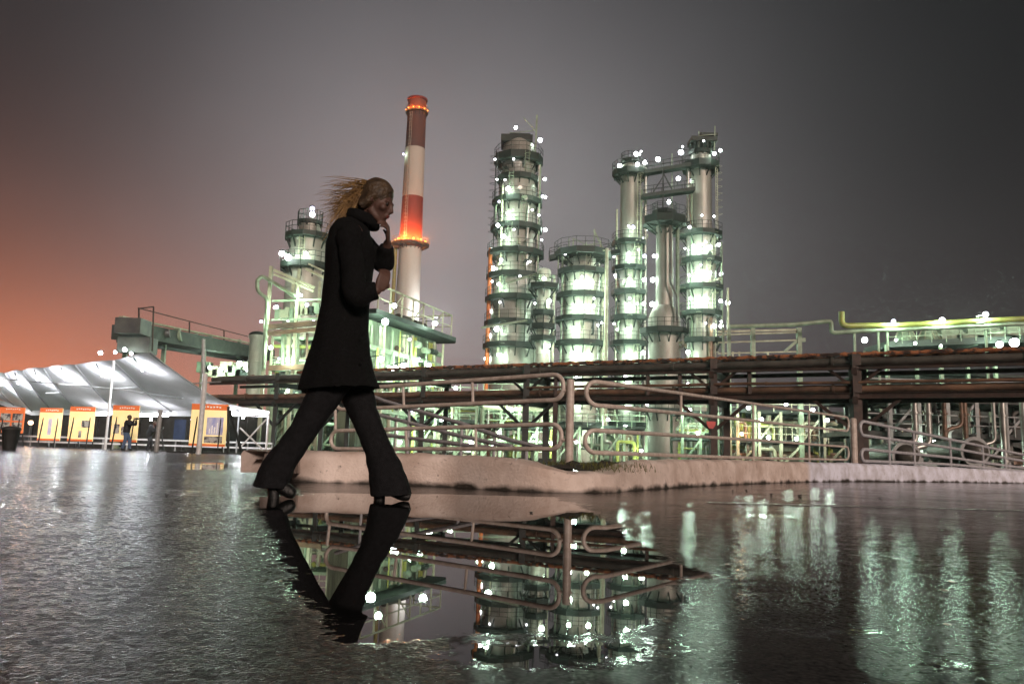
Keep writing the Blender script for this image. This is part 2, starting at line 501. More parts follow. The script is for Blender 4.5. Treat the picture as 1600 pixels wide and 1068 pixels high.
class MB:
    def __init__(s):
        s.v, s.f = [], []

    def add(s, vs, fs):
        k = len(s.v)
        s.v += [tuple(x) for x in vs]
        s.f += [tuple(i + k for i in f) for f in fs]
        return s

    def box(s, c, size, rz=0, M4=None):
        hx, hy, hz = size[0] / 2, size[1] / 2, size[2] / 2
        vs = [Vector((x, y, z)) for x in (-hx, hx) for y in (-hy, hy) for z in (-hz, hz)]
        m = M4 or Matrix.Rotation(rz, 3, 'Z')
        vs = [m @ v + Vector(c) for v in vs]
        return s.add(vs, [(0, 1, 3, 2), (4, 6, 7, 5), (0, 4, 5, 1), (2, 3, 7, 6), (0, 2, 6, 4), (1, 5, 7, 3)])

    def bar(s, a, b, w, h=None):
        """square bar from a to b"""
        a, b = Vector(a), Vector(b)
        h = h or w
        d = b - a
        L = d.length
        if L < 1e-6:
            return s
        q = d.to_track_quat('X', 'Z').to_matrix()
        return s.box((a + b) / 2, (L, w, h), M4=q)

    def tube(s, pts, r, n=8, cap=True, closed=False):
        pts = [Vector(p) for p in pts]
        rs = r if isinstance(r, (list, tuple)) else [r] * len(pts)
        rings = []
        prev = None
        N = len(pts)
        for i, p in enumerate(pts):
            if closed:
                t = pts[(i + 1) % N] - pts[i - 1]
            else:
                t = (pts[min(i + 1, N - 1)] - pts[max(i - 1, 0)])
            if t.length < 1e-9:
                t = Vector((0, 0, 1))
            t.normalize()
            if prev is None:
                u = t.cross(Vector((0, 0, 1)))
                if u.length < 0.05:
                    u = t.cross(Vector((1, 0, 0)))
            else:
                u = prev - t * prev.dot(t)
                if u.length < 1e-6:
                    u = t.cross(Vector((1, 0, 0)))
            u.normalize()
            prev = u
            w = t.cross(u)
            rings.append([p + (u * math.cos(2 * math.pi * k / n) + w * math.sin(2 * math.pi * k / n)) * rs[i] for k in range(n)])
        vs = [v for rg in rings for v in rg]
        fs = []
        for i in range(N - 1 + (1 if closed else 0)):
            j = (i + 1) % N
            for k in range(n):
                fs.append((i * n + k, i * n + (k + 1) % n, j * n + (k + 1) % n, j * n + k))
        if cap and not closed:
            fs.append(tuple(range(n))[::-1])
            fs.append(tuple((N - 1) * n + k for k in range(n)))
        return s.add(vs, fs)

    def lathe(s, c, prof, n=24, a0=0.0, a1=360.0):
        """prof: (radius, z) list, about the vertical through c (x, y)"""
        full = abs(a1 - a0 - 360) < 1e-6
        m = n if full else n + 1
        vs = []
        for r, z in prof:
            for k in range(m):
                a = R(a0 + (a1 - a0) * k / n)
                vs.append((c[0] + r * math.cos(a), c[1] + r * math.sin(a), z))
        fs = []
        for i in range(len(prof) - 1):
            for k in range(n):
                k2 = (k + 1) % m
                fs.append((i * m + k, i * m + k2, (i + 1) * m + k2, (i + 1) * m + k))
        return s.add(vs, fs)

    def ball(s, c, r, n=10, sc=(1, 1, 1)):
        prof = [(r * math.sin(math.pi * i / n), -r * math.cos(math.pi * i / n)) for i in range(n + 1)]
        vs, fs = [], []
        for rr, z in prof:
            for k in range(n + 2):
                a = 2 * math.pi * k / (n + 2)
                vs.append((c[0] + max(rr, 1e-4) * math.cos(a) * sc[0], c[1] + max(rr, 1e-4) * math.sin(a) * sc[1], c[2] + z * sc[2]))
        m = n + 2
        for i in range(n):
            for k in range(m):
                fs.append((i * m + k, i * m + (k + 1) % m, (i + 1) * m + (k + 1) % m, (i + 1) * m + k))
        return s.add(vs, fs)

    def build(s, name, m, parent=None, smooth=False, loc=None):
        if parent is not None:
            org = ORG[parent.name]
        else:
            if loc is None:
                xs, ys, zs = zip(*s.v)
                loc = ((min(xs) + max(xs)) / 2, (min(ys) + max(ys)) / 2, min(zs))
            org = Vector(loc)
        me = bpy.data.meshes.new(name)
        me.from_pydata([(x - org[0], y - org[1], z - org[2]) for x, y, z in s.v], [], s.f)
        me.validate()
        if smooth:
            me.polygons.foreach_set('use_smooth', [True] * len(me.polygons))
            try:
                me.set_sharp_from_angle(angle=R(40))
            except Exception:
                pass
        me.materials.append(M[m] if isinstance(m, str) else m)
        o = bpy.data.objects.new(name, me)
        col.objects.link(o)
        if parent is not None:
            o.parent = parent
        else:
            o.location = org
        ORG[o.name] = Vector(org)
        return o


LAMP_COL = {'g': (0.68, 1.0, 0.74), 'w': (0.90, 0.95, 1.0), 'r': (1.0, 0.22, 0.04), 'o': (1.0, 0.55, 0.28)}
LP = 1.65
HAZE = 0.00055


def lamp(parent, p, power=500.0, r=0.22, colour='g', bulb='bulb', arm=None, name='lamp', off=(0, 0, 0), vis=True):
    """a bulkhead lamp: bracket and hood (part) with its glass (sub-part) and its light"""
    p = Vector(p)
    if r >= .2:
        r *= rnd.uniform(.7, 1.25)
    b = MB()
    b.lathe((p.x, p.y), [(r * 0.3, p.z + r * 1.5), (r * 0.9, p.z + r * 1.05), (r * 1.0, p.z + r * 0.85)], 10)
    if arm is not None:
        b.bar(p + Vector((0, 0, r * 1.2)), arm, max(0.05, r * 0.25))
    else:
        b.bar(p + Vector((0, 0, r * 1.2)), p + Vector((0, 0, r * 2.2)), r * 0.25)
    o = b.build(name, 'deck', parent)
    if vis:
        MB().ball(p, r, 8).build('lamp_glass', 'bulb_cool' if bulb == 'bulb' and rnd.random() < .16 else bulb, o, smooth=True)
    ld = bpy.data.lights.new('lamp_light', 'POINT')
    ld.energy = power * LP
    ld.color = LAMP_COL[colour]
    ld.shadow_soft_size = r * 1.3
    lo = bpy.data.objects.new('lamp_light', ld)
    col.objects.link(lo)
    lo.parent = o
    q = p + Vector(off)
    lo.location = q - ORG[o.name]
    return o


random.seed(11)
rnd = random.Random(7)

# ================================================================ THE SETTING: ground and puddle
PUD = [(398, 777), (520, 771), (700, 773), (860, 777), (925, 800), (985, 845), (1040, 868), (1112, 900), (1048, 915), (1068, 938),
       (1035, 968), (985, 990), (880, 996), (780, 992), (660, 1000), (560, 1006), (505, 992), (482, 940), (452, 890), (418, 830)]
PUDW = [on_plane(x, y) for x, y in PUD]


def sd_poly(x, y, P):
    best, inside = 1e9, False
    n = len(P)
    for i in range(n):
        a, b = P[i], P[(i + 1) % n]
        ex, ey = b.x - a.x, b.y - a.y
        t = max(0, min(1, ((x - a.x) * ex + (y - a.y) * ey) / (ex * ex + ey * ey)))
        dx, dy = x - a.x - ex * t, y - a.y - ey * t
        best = min(best, dx * dx + dy * dy)
        if (a.y > y) != (b.y > y) and x < (b.x - a.x) * (y - a.y) / (b.y - a.y) + a.x:
            inside = not inside
    return math.sqrt(best) * (1 if inside else -1)


def water_at(x, y):
    s = sd_poly(x, y, PUDW)
    k = 0.16 + 0.07 * y
    v = 0.5 + s / (2 * k) if s > 0 else 0.5 + s / (2 * k)
    v = max(0.0, min(1.0, v))
    if s > 0:
        v = min(1.0, v + 0.12)
    # thin films further out on the right and by the kerb
    px, py = pix((x, y, 0))
    for cx_, cy_, rx, ry, h in ((1430, 862, 260, 26, 0.34), (1500, 1040, 200, 26, 0.50), (1130, 805, 240, 9, 0.50), (330, 728, 110, 12, 0.62),
                                (880, 1020, 330, 40, 0.70), (1280, 985, 190, 22, 0.50), (300, 770, 70, 16, 0.45), (1180, 905, 90, 10, 0.30)):
        e = ((px - cx_) / rx) ** 2 + ((py - cy_) / ry) ** 2
        if e < 4:
            v = max(v, h * math.exp(-e))
    return v


def film_at(x, y):
    px, py = pix((x, y, 0))
    v = max(0.0, min(1.0, (px - (330 + (py - 780) * 0.9)) / 260))
    return v


def axis(fine0, fine1, step, far0, far1):
    a = [fine0 + i * step for i in range(int((fine1 - fine0) / step) + 1)]
    d, x = step, a[-1]
    while x < far1:
        d *= 1.22
        x += d
        a.append(min(x, far1))
    d, x = step, a[0]
    pre = []
    while x > far0:
        d *= 1.22
        x -= d
        pre.append(max(x, far0))
    return pre[::-1] + a


gx = axis(-2.6, 2.8, 0.035, -900, 900)
gy = axis(0.85, 7.6, 0.035, -60, 1500)
gv, gw, gfm = [], [], []
for y in gy:
    for x in gx:
        gv.append((x, y, 0.0))
        gfm.append(film_at(x, y) if y > 0.8 else 0.5)
        gw.append(water_at(x, y) if 0.8 < y < 40 and abs(x) < 25 else 0.0)
nx = len(gx)
gf = [(j * nx + i, j * nx + i + 1, (j + 1) * nx + i + 1, (j + 1) * nx + i) for j in range(len(gy) - 1) for i in range(nx - 1)]
g = MB()
g.v, g.f = gv, gf
ground = g.build('asphalt_ground', 'asphalt', loc=(0, 0, 0))
tag(ground, kind='structure')
ga = ground.data.attributes.new('water', 'FLOAT', 'POINT')
ga.data.foreach_set('value', gw)
ground.data.attributes.new('film', 'FLOAT', 'POINT').data.foreach_set('value', gfm)
# the water sheet of the big puddle, 3 mm above the asphalt
sel = [f for f in gf if all(-4 < gv[i][0] < 4 and gv[i][1] < 8 for i in f) and
       sd_poly(sum(gv[i][0] for i in f) / 4, sum(gv[i][1] for i in f) / 4, PUDW) > -0.30]
idx = sorted({i for f in sel for i in f})
mp_ = {k: i for i, k in enumerate(idx)}
pm = MB()
pm.v = [(gv[i][0], gv[i][1], 0.003 * max(0.06, min(1.0, (sd_poly(gv[i][0], gv[i][1], PUDW) + .26) / .2))) for i in idx]
pm.f = [tuple(mp_[i] for i in f) for f in sel]
pud = pm.build('puddle', 'asphalt', loc=(0, 0, 0))
pud.data.attributes.new('water', 'FLOAT', 'POINT').data.foreach_set('value', [gw[i] for i in idx])
pud.data.attributes.new('film', 'FLOAT', 'POINT').data.foreach_set('value', [gfm[i] for i in idx])
tag(pud, kind='structure')

# painted line on the asphalt at the right
mk = MB()
prev = None
for i in range(61):
    px = 1105 + i * 9.5
    p = on_plane(px, 785 + (px - 1105) * 0.026)
    w = 0.055 + 0.015 * noise.noise((i * 0.7, 0, 0))
    cur = ((p.x, p.y - w, 0.004), (p.x, p.y + w, 0.004))
    if prev:
        mk.add([prev[0], cur[0], cur[1], prev[1]], [(0, 1, 2, 3)])
    prev = cur
tag(mk.build('road_marking', 'paint'), kind='structure')
# ================================================================ kerb and the raised ground behind it
KB = [(447, 752, 0.27), (575, 755, 0.265), (640, 758, 0.27), (700, 760, 0.275), (760, 764, 0.265), (830, 768, 0.225), (900, 770, 0.175),
      (955, 769, 0.160), (990, 766, 0.215), (1020, 764, 0.275), (1075, 760, 0.29), (1140, 757, 0.31), (1200, 754.5, 0.32), (1270, 752.5, 0.325),
      (1330, 752, 0.34), (1390, 752.5, 0.34), (1480, 753, 0.33), (1600, 755, 0.30), (1680, 757, 0.29)]
kp = []
for X, Y, h in ((-3.55, 12.0, 0.24), (-2.95, 10.0, 0.25), (-2.42, 8.2, 0.26), (-2.12, 7.1, 0.262)):
    kp.append((Vector((X, Y, 0)), h))
for px, py in ((402, 754), (424, 755.5)):
    kp.append((on_plane(px, py), 0.262))
for px, py, h in KB:
    kp.append((on_plane(px, py), h))


def resample(pts, step):
    out = []
    for i in range(len(pts) - 1):
        (a, ha), (b, hb) = pts[i], pts[i + 1]
        n = max(1, int((b - a).length / step))
        for k in range(n):
            t = k / n
            out.append((a.lerp(b, t), ha + (hb - ha) * t))
    out.append(pts[-1])
    return out


ks = resample(kp, 0.07)
for _ in range(3):     # relax the corners
    ks = [ks[0]] + [((ks[i - 1][0] + ks[i][0] * 2 + ks[i + 1][0]) / 4, (ks[i - 1][1] + ks[i][1] * 2 + ks[i + 1][1]) / 4) for i in range(1, len(ks) - 1)] + [ks[-1]]
kb = MB()
prof = [(0.0, -0.02), (0.0, 0.0), (0.004, 0.35), (0.012, 0.72), (0.025, 0.88), (0.055, 0.97), (0.10, 1.0), (0.20, 1.0), (0.27, 0.97), (0.30, 0.86), (0.30, 0.3)]
# front face rows are subdivided in the profile so the worn edge can wobble
rows = []
back = []
for i, (p, h) in enumerate(ks):
    a = ks[max(0, i - 1)][0]
    b = ks[min(len(ks) - 1, i + 1)][0]
    t = (b - a).normalized()
    nrm = Vector((-t.y, t.x, 0))        # towards the back of the kerb
    row = []
    s_ = i * 0.07
    for j, (o_, z_) in enumerate(prof):
        wob = 0.012 * noise.noise((s_ * 2.2, j * 0.6, 1.7)) + 0.006 * noise.noise((s_ * 9, j * 1.3, 4.7))
        edge = 0.016 * noise.noise((s_ * 3.1, 7.7, j * 0.2)) + (0.012 * noise.noise((s_ * 14, 2.2, 0))) if 3 <= j <= 7 else 0
        q = p + nrm * (o_ + (wob if j > 1 else wob * 1.5))
        row.append((q.x, q.y, max(-0.02, z_ * h + edge)))
    rows.append(row)
    back.append(p + nrm * 0.19)
m_ = len(prof)
kb.add([v for r_ in rows for v in r_], [(i * m_ + j, (i + 1) * m_ + j, (i + 1) * m_ + j + 1, i * m_ + j + 1) for i in range(len(rows) - 1) for j in range(m_ - 1)])
kerb = kb.build('kerb', 'kerb', smooth=True, loc=(0, 0, 0))
tag(kerb, kind='structure')
# raised soil strip behind the kerb
so = MB()
rows = []
for i, p in enumerate(back):
    px, _ = pix((p.x, p.y, 0.2))
    row = []
    for k in range(14):
        t = k / 13.0
        q = Vector((p.x - 0.25 * t, p.y + 9.0 * t ** 1.5, 0))
        if i < 40:
            q.x = p.x + 2.0 * t
        dip = math.exp(-((px - 940) / 60) ** 2)
        z = 0.19 - 0.05 * dip * (1 - t) + 0.02 * noise.noise((q.x * 3, q.y * 3, 0))
        z += 0.11 * math.exp(-((px - 950) / 75) ** 2) * math.exp(-((t - 0.09) / 0.07) ** 2) * (0.8 + 0.6 * noise.noise((q.x * 6, q.y * 6, 3)))
        row.append((q.x, q.y, z))
    rows.append(row)
so.add([v for r_ in rows for v in r_], [(i * 14 + j, (i + 1) * 14 + j, (i + 1) * 14 + j + 1, i * 14 + j + 1) for i in range(len(rows) - 1) for j in range(13)])
tag(so.build('verge_ground', 'soil', smooth=True, loc=(0, 0, 0)), kind='structure')

# dry grass on the verge
gr = MB()
for i in range(900):
    px = rnd.gauss(915, 42) if i % 3 else rnd.uniform(760, 1010)
    if not 740 < px < 1030:
        continue
    Y = rnd.uniform(6.75, 7.7)
    base = at(px, 715, Y)
    z = 0.17 + rnd.uniform(-0.01, 0.05)
    h = rnd.uniform(0.02, 0.06)
    a = rnd.uniform(0, 6.28)
    l = Vector((math.cos(a), math.sin(a), 0)) * rnd.uniform(0.01, 0.05)
    w = Vector((-math.sin(a), math.cos(a), 0)) * 0.003
    p = Vector((base.x, Y, z))
    gr.add([p - w, p + w, p + l * 0.5 + w * .7 + Vector((0, 0, h * 0.6)), p + l * 0.5 - w * .7 + Vector((0, 0, h * 0.6)), p + l + Vector((0, 0, h))],
           [(0, 1, 2, 3), (3, 2, 4)])
tag(gr.build('dry_grass', 'grass'), 'dry yellowish grass growing behind the dip in the kerb', 'grass', kind='stuff')

# stones and leaves lying on the wet asphalt
ST = [(155, 859, .012, 'stone', 'small dark pebble on the grey asphalt left of the woman, higher of the two'),
      (105, 945, .015, 'stone', 'larger dark pebble on the grey asphalt at the lower left'),
      (260, 775, .014, 'stone', 'dark pebble on the bright asphalt in front of the tent'),
      (1145, 767, .014, 'stone', 'dark pebble just below the kerb, first of the row from the left'),
      (1166, 766, .016, 'stone', 'dark pebble just below the kerb, second of the row from the left'),
      (1205, 773, .018, 'stone', 'dark pebble below the kerb, second from the right in its row'),
      (1250, 775, .022, 'stone', 'biggest dark pebble below the kerb, at the end of its row'),
      (1376, 777, .014, 'stone', 'dark pebble below the white painted stretch of kerb'),
      (1487, 911, .014, 'leaf', 'reddish brown leaf on wet asphalt, the upper of a close pair'),
      (1475, 926, .017, 'leaf', 'reddish brown leaf on wet asphalt, the lower of a close pair'),
      (1481, 980, .013, 'leaf', 'reddish brown leaf lying alone on the dark asphalt at lower right'),
      (1137, 884, .011, 'leaf', 'small brown leaf right beside the tip of the puddle'),
      (1360, 828, .010, 'stone', 'tiny dark pebble on the asphalt beyond the painted line'),
      (830, 802, .012, 'stone', 'dark pebble at the upper rim of the puddle')]
for px, py, s_, kd, lb in ST:
    s_ *= 0.35 + 0.15 * min(2.5, on_plane(px, py).y / 2)
    p = on_plane(px, py)
    b = MB().ball((p.x, p.y, s_ * (0.3 if kd == 'stone' else 0.25)), s_, 7, (1.2, 1.0, 0.45 if kd == 'stone' else 0.22))
    b.v = [(x + 0.35 * s_ * noise.noise((x * 60, y * 60, z * 60)), y + 0.35 * s_ * noise.noise((x * 50, y * 60, z * 60 + 5)),
            z + 0.3 * s_ * noise.noise((x * 70, y * 60, z * 60 + 9)) + 0.004) for x, y, z in b.v]
    tag(b.build('pebble' if kd == 'stone' else 'fallen_leaf', kd, smooth=True), lb, 'pebble' if kd == 'stone' else 'leaf', 'bits lying on the wet asphalt')


# ================================================================ pipe railings by the kerb
def arc_path(pts, r=0.06, n=5):
    """polyline with rounded corners"""
    out = [Vector(pts[0])]
    for i in range(1, len(pts) - 1):
        p = Vector(pts[i])
        a = (Vector(pts[i - 1]) - p)
        b = (Vector(pts[i + 1]) - p)
        rr = min(r, a.length * 0.45, b.length * 0.45)
        a = p + a.normalized() * rr
        b = p + b.normalized() * rr
        for k in range(n + 1):
            t = k / n
            out.append(a * (1 - t) ** 2 + p * 2 * t * (1 - t) + b * t * t)
    out.append(Vector(pts[-1]))
    return out


def stadium(top, bot):
    """closed path: along the upper rail, round the end, back along the lower one"""
    def end(a, b_, d):
        c, h = (a + b_) / 2, (a - b_) / 2
        return [c + h * math.cos(math.pi * k / 10) + d * h.length * math.sin(math.pi * k / 10) for k in range(0, 11)]
    d1 = (top[-1] - top[-2]).normalized()
    d0 = (top[0] - top[1]).normalized()
    h1, h0 = (top[-1] - bot[-1]).length / 2, (top[0] - bot[0]).length / 2
    tt = [top[0] - d0 * h0] + top[1:-1] + [top[-1] - d1 * h1]
    bb = [bot[0] - d0 * h0] + bot[1:-1] + [bot[-1] - d1 * h1]
    return tt[1:-1] + end(tt[-1], bb[-1], d1) + bb[1:-1][::-1] + end(bb[0], tt[0], d0)


def loop_rail(t, Yf, top, bot, r, m):
    def pts(pl):
        return [at(pl[0][0] + (pl[1][0] - pl[0][0]) * k / 10, pl[0][1] + (pl[1][1] - pl[0][1]) * k / 10, Yf(pl[0][0] + (pl[1][0] - pl[0][0]) * k / 10)) for k in range(11)]
    MB().tube(stadium(pts(top), pts(bot)), r, 10, closed=True).build('rail_loop', m, t, smooth=True)


def yl(x0, y0, x1, y1):
    return lambda x: y0 + (y1 - y0) * (x - x0) / (x1 - x0)


Y1 = yl(516, 8.6, 887, 7.0)
t = empty('pipe_railing', at(887, 718, 7.0), 'beige railing of two rounded loops with a thick post, just right of the woman', 'railing', 'railings along the kerb')
loop_rail(t, Y1, [(524, 609), (881, 584)], [(524, 640), (881, 624)], 0.021, 'rail')
loop_rail(t, Y1, [(517, 673), (878, 662)], [(517, 701), (878, 701)], 0.021, 'rail')
for px, ya, yb in ((630, 601, 634), (738, 593, 630), (634, 669, 701), (743, 666, 701)):
    MB().tube([at(px, ya, Y1(px)), at(px + 1, yb, Y1(px))], 0.014, 8).build('baluster', 'rail', t, smooth=True)
MB().tube([at(524, 640, Y1(524)), at(524, 676, Y1(524))], 0.016, 8).build('baluster', 'rail', t, smooth=True)
p0 = at(889, 724, 7.0)
p1 = at(886, 594, 7.0)
b = MB().tube([Vector((p0.x, 7.0, 0.05)), Vector((p0.x, 7.0, p1.z))], 0.036, 14)
b.ball((p0.x, 7.0, p1.z), 0.036, 8, (1, 1, 0.4))
b.build('post', 'rail', t, smooth=True)
b = MB()
for y_ in (610, 687):
    q = at(878, y_, 7.02)
    b.tube([q, at(889, y_, 7.0), at(900, y_, 7.0)], 0.012, 6)
b.build('bracket', 'rail', t, smooth=True)
b = MB()
for s_ in (-0.06, 0.06):
    b.tube([(p0.x + s_, 7.05, 0.1), (p0.x + s_, 7.05, 0.62)], 0.012, 6)


Y2 = yl(905, 7.15, 1333, 14.6)
t = empty('pipe_railing', at(1110, 716, Y2(1110)), 'beige pipe railing of two long loops falling away right of the thick post', 'railing', 'railings along the kerb')


def yi(x, pts):
    for i in range(len(pts) - 1):
        if x <= pts[i + 1][0]:
            a, b_ = pts[i], pts[i + 1]
            return a[1] + (b_[1] - a[1]) * (x - a[0]) / (b_[0] - a[0])
    return pts[-1][1]


L2 = [[(916, 594), (1140, 625), (1326, 652)], [(916, 631), (1140, 653), (1326, 673.5)], [(914, 671), (1140, 684.5), (1326, 698)], [(914, 706), (1140, 714), (1326, 718)]]


KY = [(905, 6.43), (955, 6.76), (990, 7.34), (1020, 7.81), (1075, 8.95), (1140, 10.26), (1200, 11.75), (1270, 13.65), (1330, 15.0), (1390, 15.9), (1480, 17.7), (1600, 19.3), (1700, 20.0)]


def Y2c(x):      # the railing follows the kerb half a metre behind it
    return max(7.15, yi(x, KY) + 0.5)


def long_loop(t, Yc, top, bot, r, m, rad):
    xs = [top[0][0] + (top[-1][0] - top[0][0]) * k / 12 for k in range(13)]
    MB().tube(stadium([at(x, yi(x, top), Yc(x)) for x in xs], [at(x, yi(x, bot), Yc(x)) for x in xs]), r, 10, closed=True).build('rail_loop', m, t, smooth=True)


long_loop(t, Y2c, L2[0], L2[1], 0.021, 'rail', 0.12)
long_loop(t, Y2c, L2[2], L2[3], 0.021, 'rail', 0.11)
for px in (1064, 1177, 1264):
    MB().tube([at(px, yi(px, L2[0]), Y2c(px)), at(px, yi(px, L2[1]), Y2c(px))], 0.017, 8).build('baluster', 'rail', t, smooth=True)
    if px > 1100:
        MB().tube([at(px, yi(px, L2[1]), Y2c(px)), at(px, yi(px, L2[2]), Y2c(px))], 0.017, 8).build('baluster', 'rail', t, smooth=True)
        q = at(px, yi(px, L2[2]), Y2c(px))
        MB().tube([q, (q.x, q.y, 0.1)], 0.02, 8).build('post', 'rail', t, smooth=True)
q = at(1333, 655, 15.6)
b = MB().tube([q, (q.x, q.y, 0.0)], 0.065, 12).ball(q, 0.065, 8, (1, 1, 0.5))
b.build('post', 'rail', t, smooth=True)
# a tube ring standing behind (hand wheel of the railing gate)
t3 = empty('pipe_railing', at(1450, 725, 18), 'grey four-bar railing running down to the right edge beyond the rusty post', 'railing', 'railings along the kerb')


Y3c = Y2c
L3 = [[(1344, 657), (1484, 686), (1570, 704), (1640, 718)], [(1344, 679), (1484, 699), (1570, 715), (1640, 726)],
      [(1346, 701), (1484, 714), (1570, 727), (1640, 735)], [(1346, 719.5), (1484, 725), (1570, 733), (1640, 739)]]
long_loop(t3, Y3c, L3[0], L3[1], 0.032, 'rail_grey', 0.15)
long_loop(t3, Y3c, L3[2], L3[3], 0.032, 'rail_grey', 0.12)
for px in (1388, 1427, 1484, 1535, 1570):
    q = at(px, yi(px, L3[0]), Y3c(px))
    MB().tube([q, (q.x, q.y, 0.1)], 0.028, 8).build('post', 'rail_grey', t3, smooth=True)

# ramp railing beyond, sloping down to the right
t4 = empty('ramp_railing', at(700, 700, 13), 'grey sloping ramp railing of three bars seen through the beige loops', 'railing')


def Y4c(x):
    return 1 / (1 / 13.5 + (1 / 10.0 - 1 / 13.5) * (x - 560) / 300)


for pl in ([(540, 600), (600, 626), (720, 661), (800, 688), (845, 699)], [(560, 640), (600, 650), (720, 681), (800, 698)], [(560, 672), (600, 679), (720, 694), (770, 700)]):
    MB().tube([at(x, y, Y4c(x)) for x, y in pl], 0.030, 8).build('rail', 'rail_grey', t4, smooth=True)
for px, ya, yb in ((722, 661, 706), (773, 678, 706), (823, 694, 706), (640, 636, 706), (575, 612, 706)):
    q = at(px, ya, Y4c(px))
    MB().tube([q, (q.x, q.y, 0.15)], 0.022, 8).build('post', 'rail_grey', t4, smooth=True)

# ================================================================ refinery columns
PLAT_A = 200


class Tower:
    def __init__(s, name, px, py, Y, label, cat='distillation column', group='columns of the refinery'):
        b = at(px, py, Y)
        s.x, s.y = b.x, Y
        s.t = empty(name, (s.x, s.y, 0.0), label, cat, group)
        s.k = math.hypot(Y, s.x) / F_PX
        s.rings = []

    def z(s, py):
        return z_for(s.x, s.y, py)

    def r(s, wpx):
        return wpx / 2 * s.k

    def shell(s, prof, m='shell', n=40, name='shell'):
        """prof: list of (py, width px) from the bottom up"""
        pts = []
        for i, (py, w) in enumerate(prof):
            z = 0.0 if py is None else s.z(py)
            r = s.r(w)
            pts.append((r, z))
        out = [pts[0]]
        for i in range(1, len(pts)):
            (r0, z0), (r1, z1) = pts[i - 1], pts[i]
            if abs(r1 - r0) < 0.02 and z1 - z0 > 3.0:     # cladding bands
                nb = max(1, int((z1 - z0) / 1.9))
                for k in range(1, nb):
                    zz = z0 + (z1 - z0) * k / nb
                    out += [(r0, zz - 0.06), (r0 + 0.045, zz - 0.05), (r0 + 0.045, zz + 0.05), (r0, zz + 0.06)]
            out.append((r1, z1))
        MB().lathe((s.x, s.y), out, n).build(name, m, s.t, smooth=True)

    def dome(s, py, w, m='shell'):
        z, r = s.z(py), s.r(w)
        MB().lathe((s.x, s.y), [(r * math.cos(a), z + r * 0.5 * math.sin(a)) for a in [i * math.pi / 2 / 8 for i in range(9)]], 32).build('dome', m, s.t, smooth=True)

    def platform(s, py, w, inner, a0=150, a1=390, seg=12, skirt=0.42, rail=1.1, dz=0.0):
        z, ro, ri = s.z(py) + dz, s.r(w), s.r(inner)
        b = MB()
        n = max(3, int(seg * (a1 - a0) / 360))
        b.lathe((s.x, s.y), [(ri, z - skirt), (ro * 0.96, z - skirt), (ro, z - skirt * 0.9), (ro, z + 0.12), (ro - .04, z + 0.12), (ro - .04, z), (ri, z)], n, a0, a1)
        for k in range(n + 1):       # brackets under the deck
            a = R(a0 + (a1 - a0) * k / n)
            c, q = math.cos(a), math.sin(a)
            b.bar((s.x + ri * c, s.y + ri * q, z - skirt - 1.0), (s.x + ro * .9 * c, s.y + ro * .9 * q, z - skirt), 0.12)
            b.bar((s.x + ri * c, s.y + ri * q, z - skirt + .02), (s.x + ro * .98 * c, s.y + ro * .98 * q, z - skirt + .02), 0.16)
        p = b.build('platform', 'deck', s.t)
        if rail:
            b = MB()
            for k in range(n * 2 + 1):
                a = R(a0 + (a1 - a0) * k / (n * 2))
                rr = ro * (math.cos(R((a1 - a0) / n / 2)) if k % 2 else 1.0) - 0.03
                b.bar((s.x + rr * math.cos(a), s.y + rr * math.sin(a), z), (s.x + rr * math.cos(a), s.y + rr * math.sin(a), z + rail), 0.05)
            for hz in (rail, rail * 0.55):
                pts = [(s.x + (ro - .03) * math.cos(R(a0 + (a1 - a0) * k / n)), s.y + (ro - .03) * math.sin(R(a0 + (a1 - a0) * k / n)), z + hz) for k in range(n + 1)]
                for k in range(n):
                    b.bar(pts[k], pts[k + 1], 0.045)
            b.build('railing', 'deck', p)
        s.rings.append((z, ro))
        return z

    def ladder(s, py0, py1, ang, rad_px, m='green'):
        z0, z1, r = s.z(py0), s.z(py1), s.r(rad_px)
        a = R(ang)
        c = Vector((s.x + r * math.cos(a), s.y + r * math.sin(a), 0))
        tv = Vector((-math.sin(a), math.cos(a), 0)) * 0.25
        b = MB()
        for sg in (-1, 1):
            b.bar(c + tv * sg + Vector((0, 0, z0)), c + tv * sg + Vector((0, 0, z1)), 0.07)
        z = z0 + .3
        while z < z1:
            b.bar(c - tv + Vector((0, 0, z)), c + tv + Vector((0, 0, z)), 0.035)
            z += 0.35
        z = z0 + 2.2
        out = Vector((math.cos(a), math.sin(a), 0))
        while z < z1:
            pts = [c + tv * (1.4 * math.cos(R(q))) + out * (0.75 * math.sin(R(q))) + Vector((0, 0, z)) for q in range(0, 181, 36)]
            for k in range(len(pts) - 1):
                b.bar(pts[k], pts[k + 1], 0.035)
            z += 0.9
        b.build('ladder', m, s.t)

    def riser(s, py0, py1, ang, rad_px, r=0.16, m='silver', top=None):
        """a pipe that climbs beside the shell"""
        a = R(ang)
        rr = s.r(rad_px)
        x, y = s.x + rr * math.cos(a), s.y + rr * math.sin(a)
        z0 = 0 if py0 is None else s.z(py0)
        z1 = s.z(py1)
        pts = [(x, y, z0), (x, y, z1)]
        if top is not None:
            pts.append((s.x + s.r(top) * math.cos(a), s.y + s.r(top) * math.sin(a), z1 + 0.1))
        MB().tube(arc_path(pts, 0.5), r, 10).build('riser_pipe', m, s.t, smooth=True)

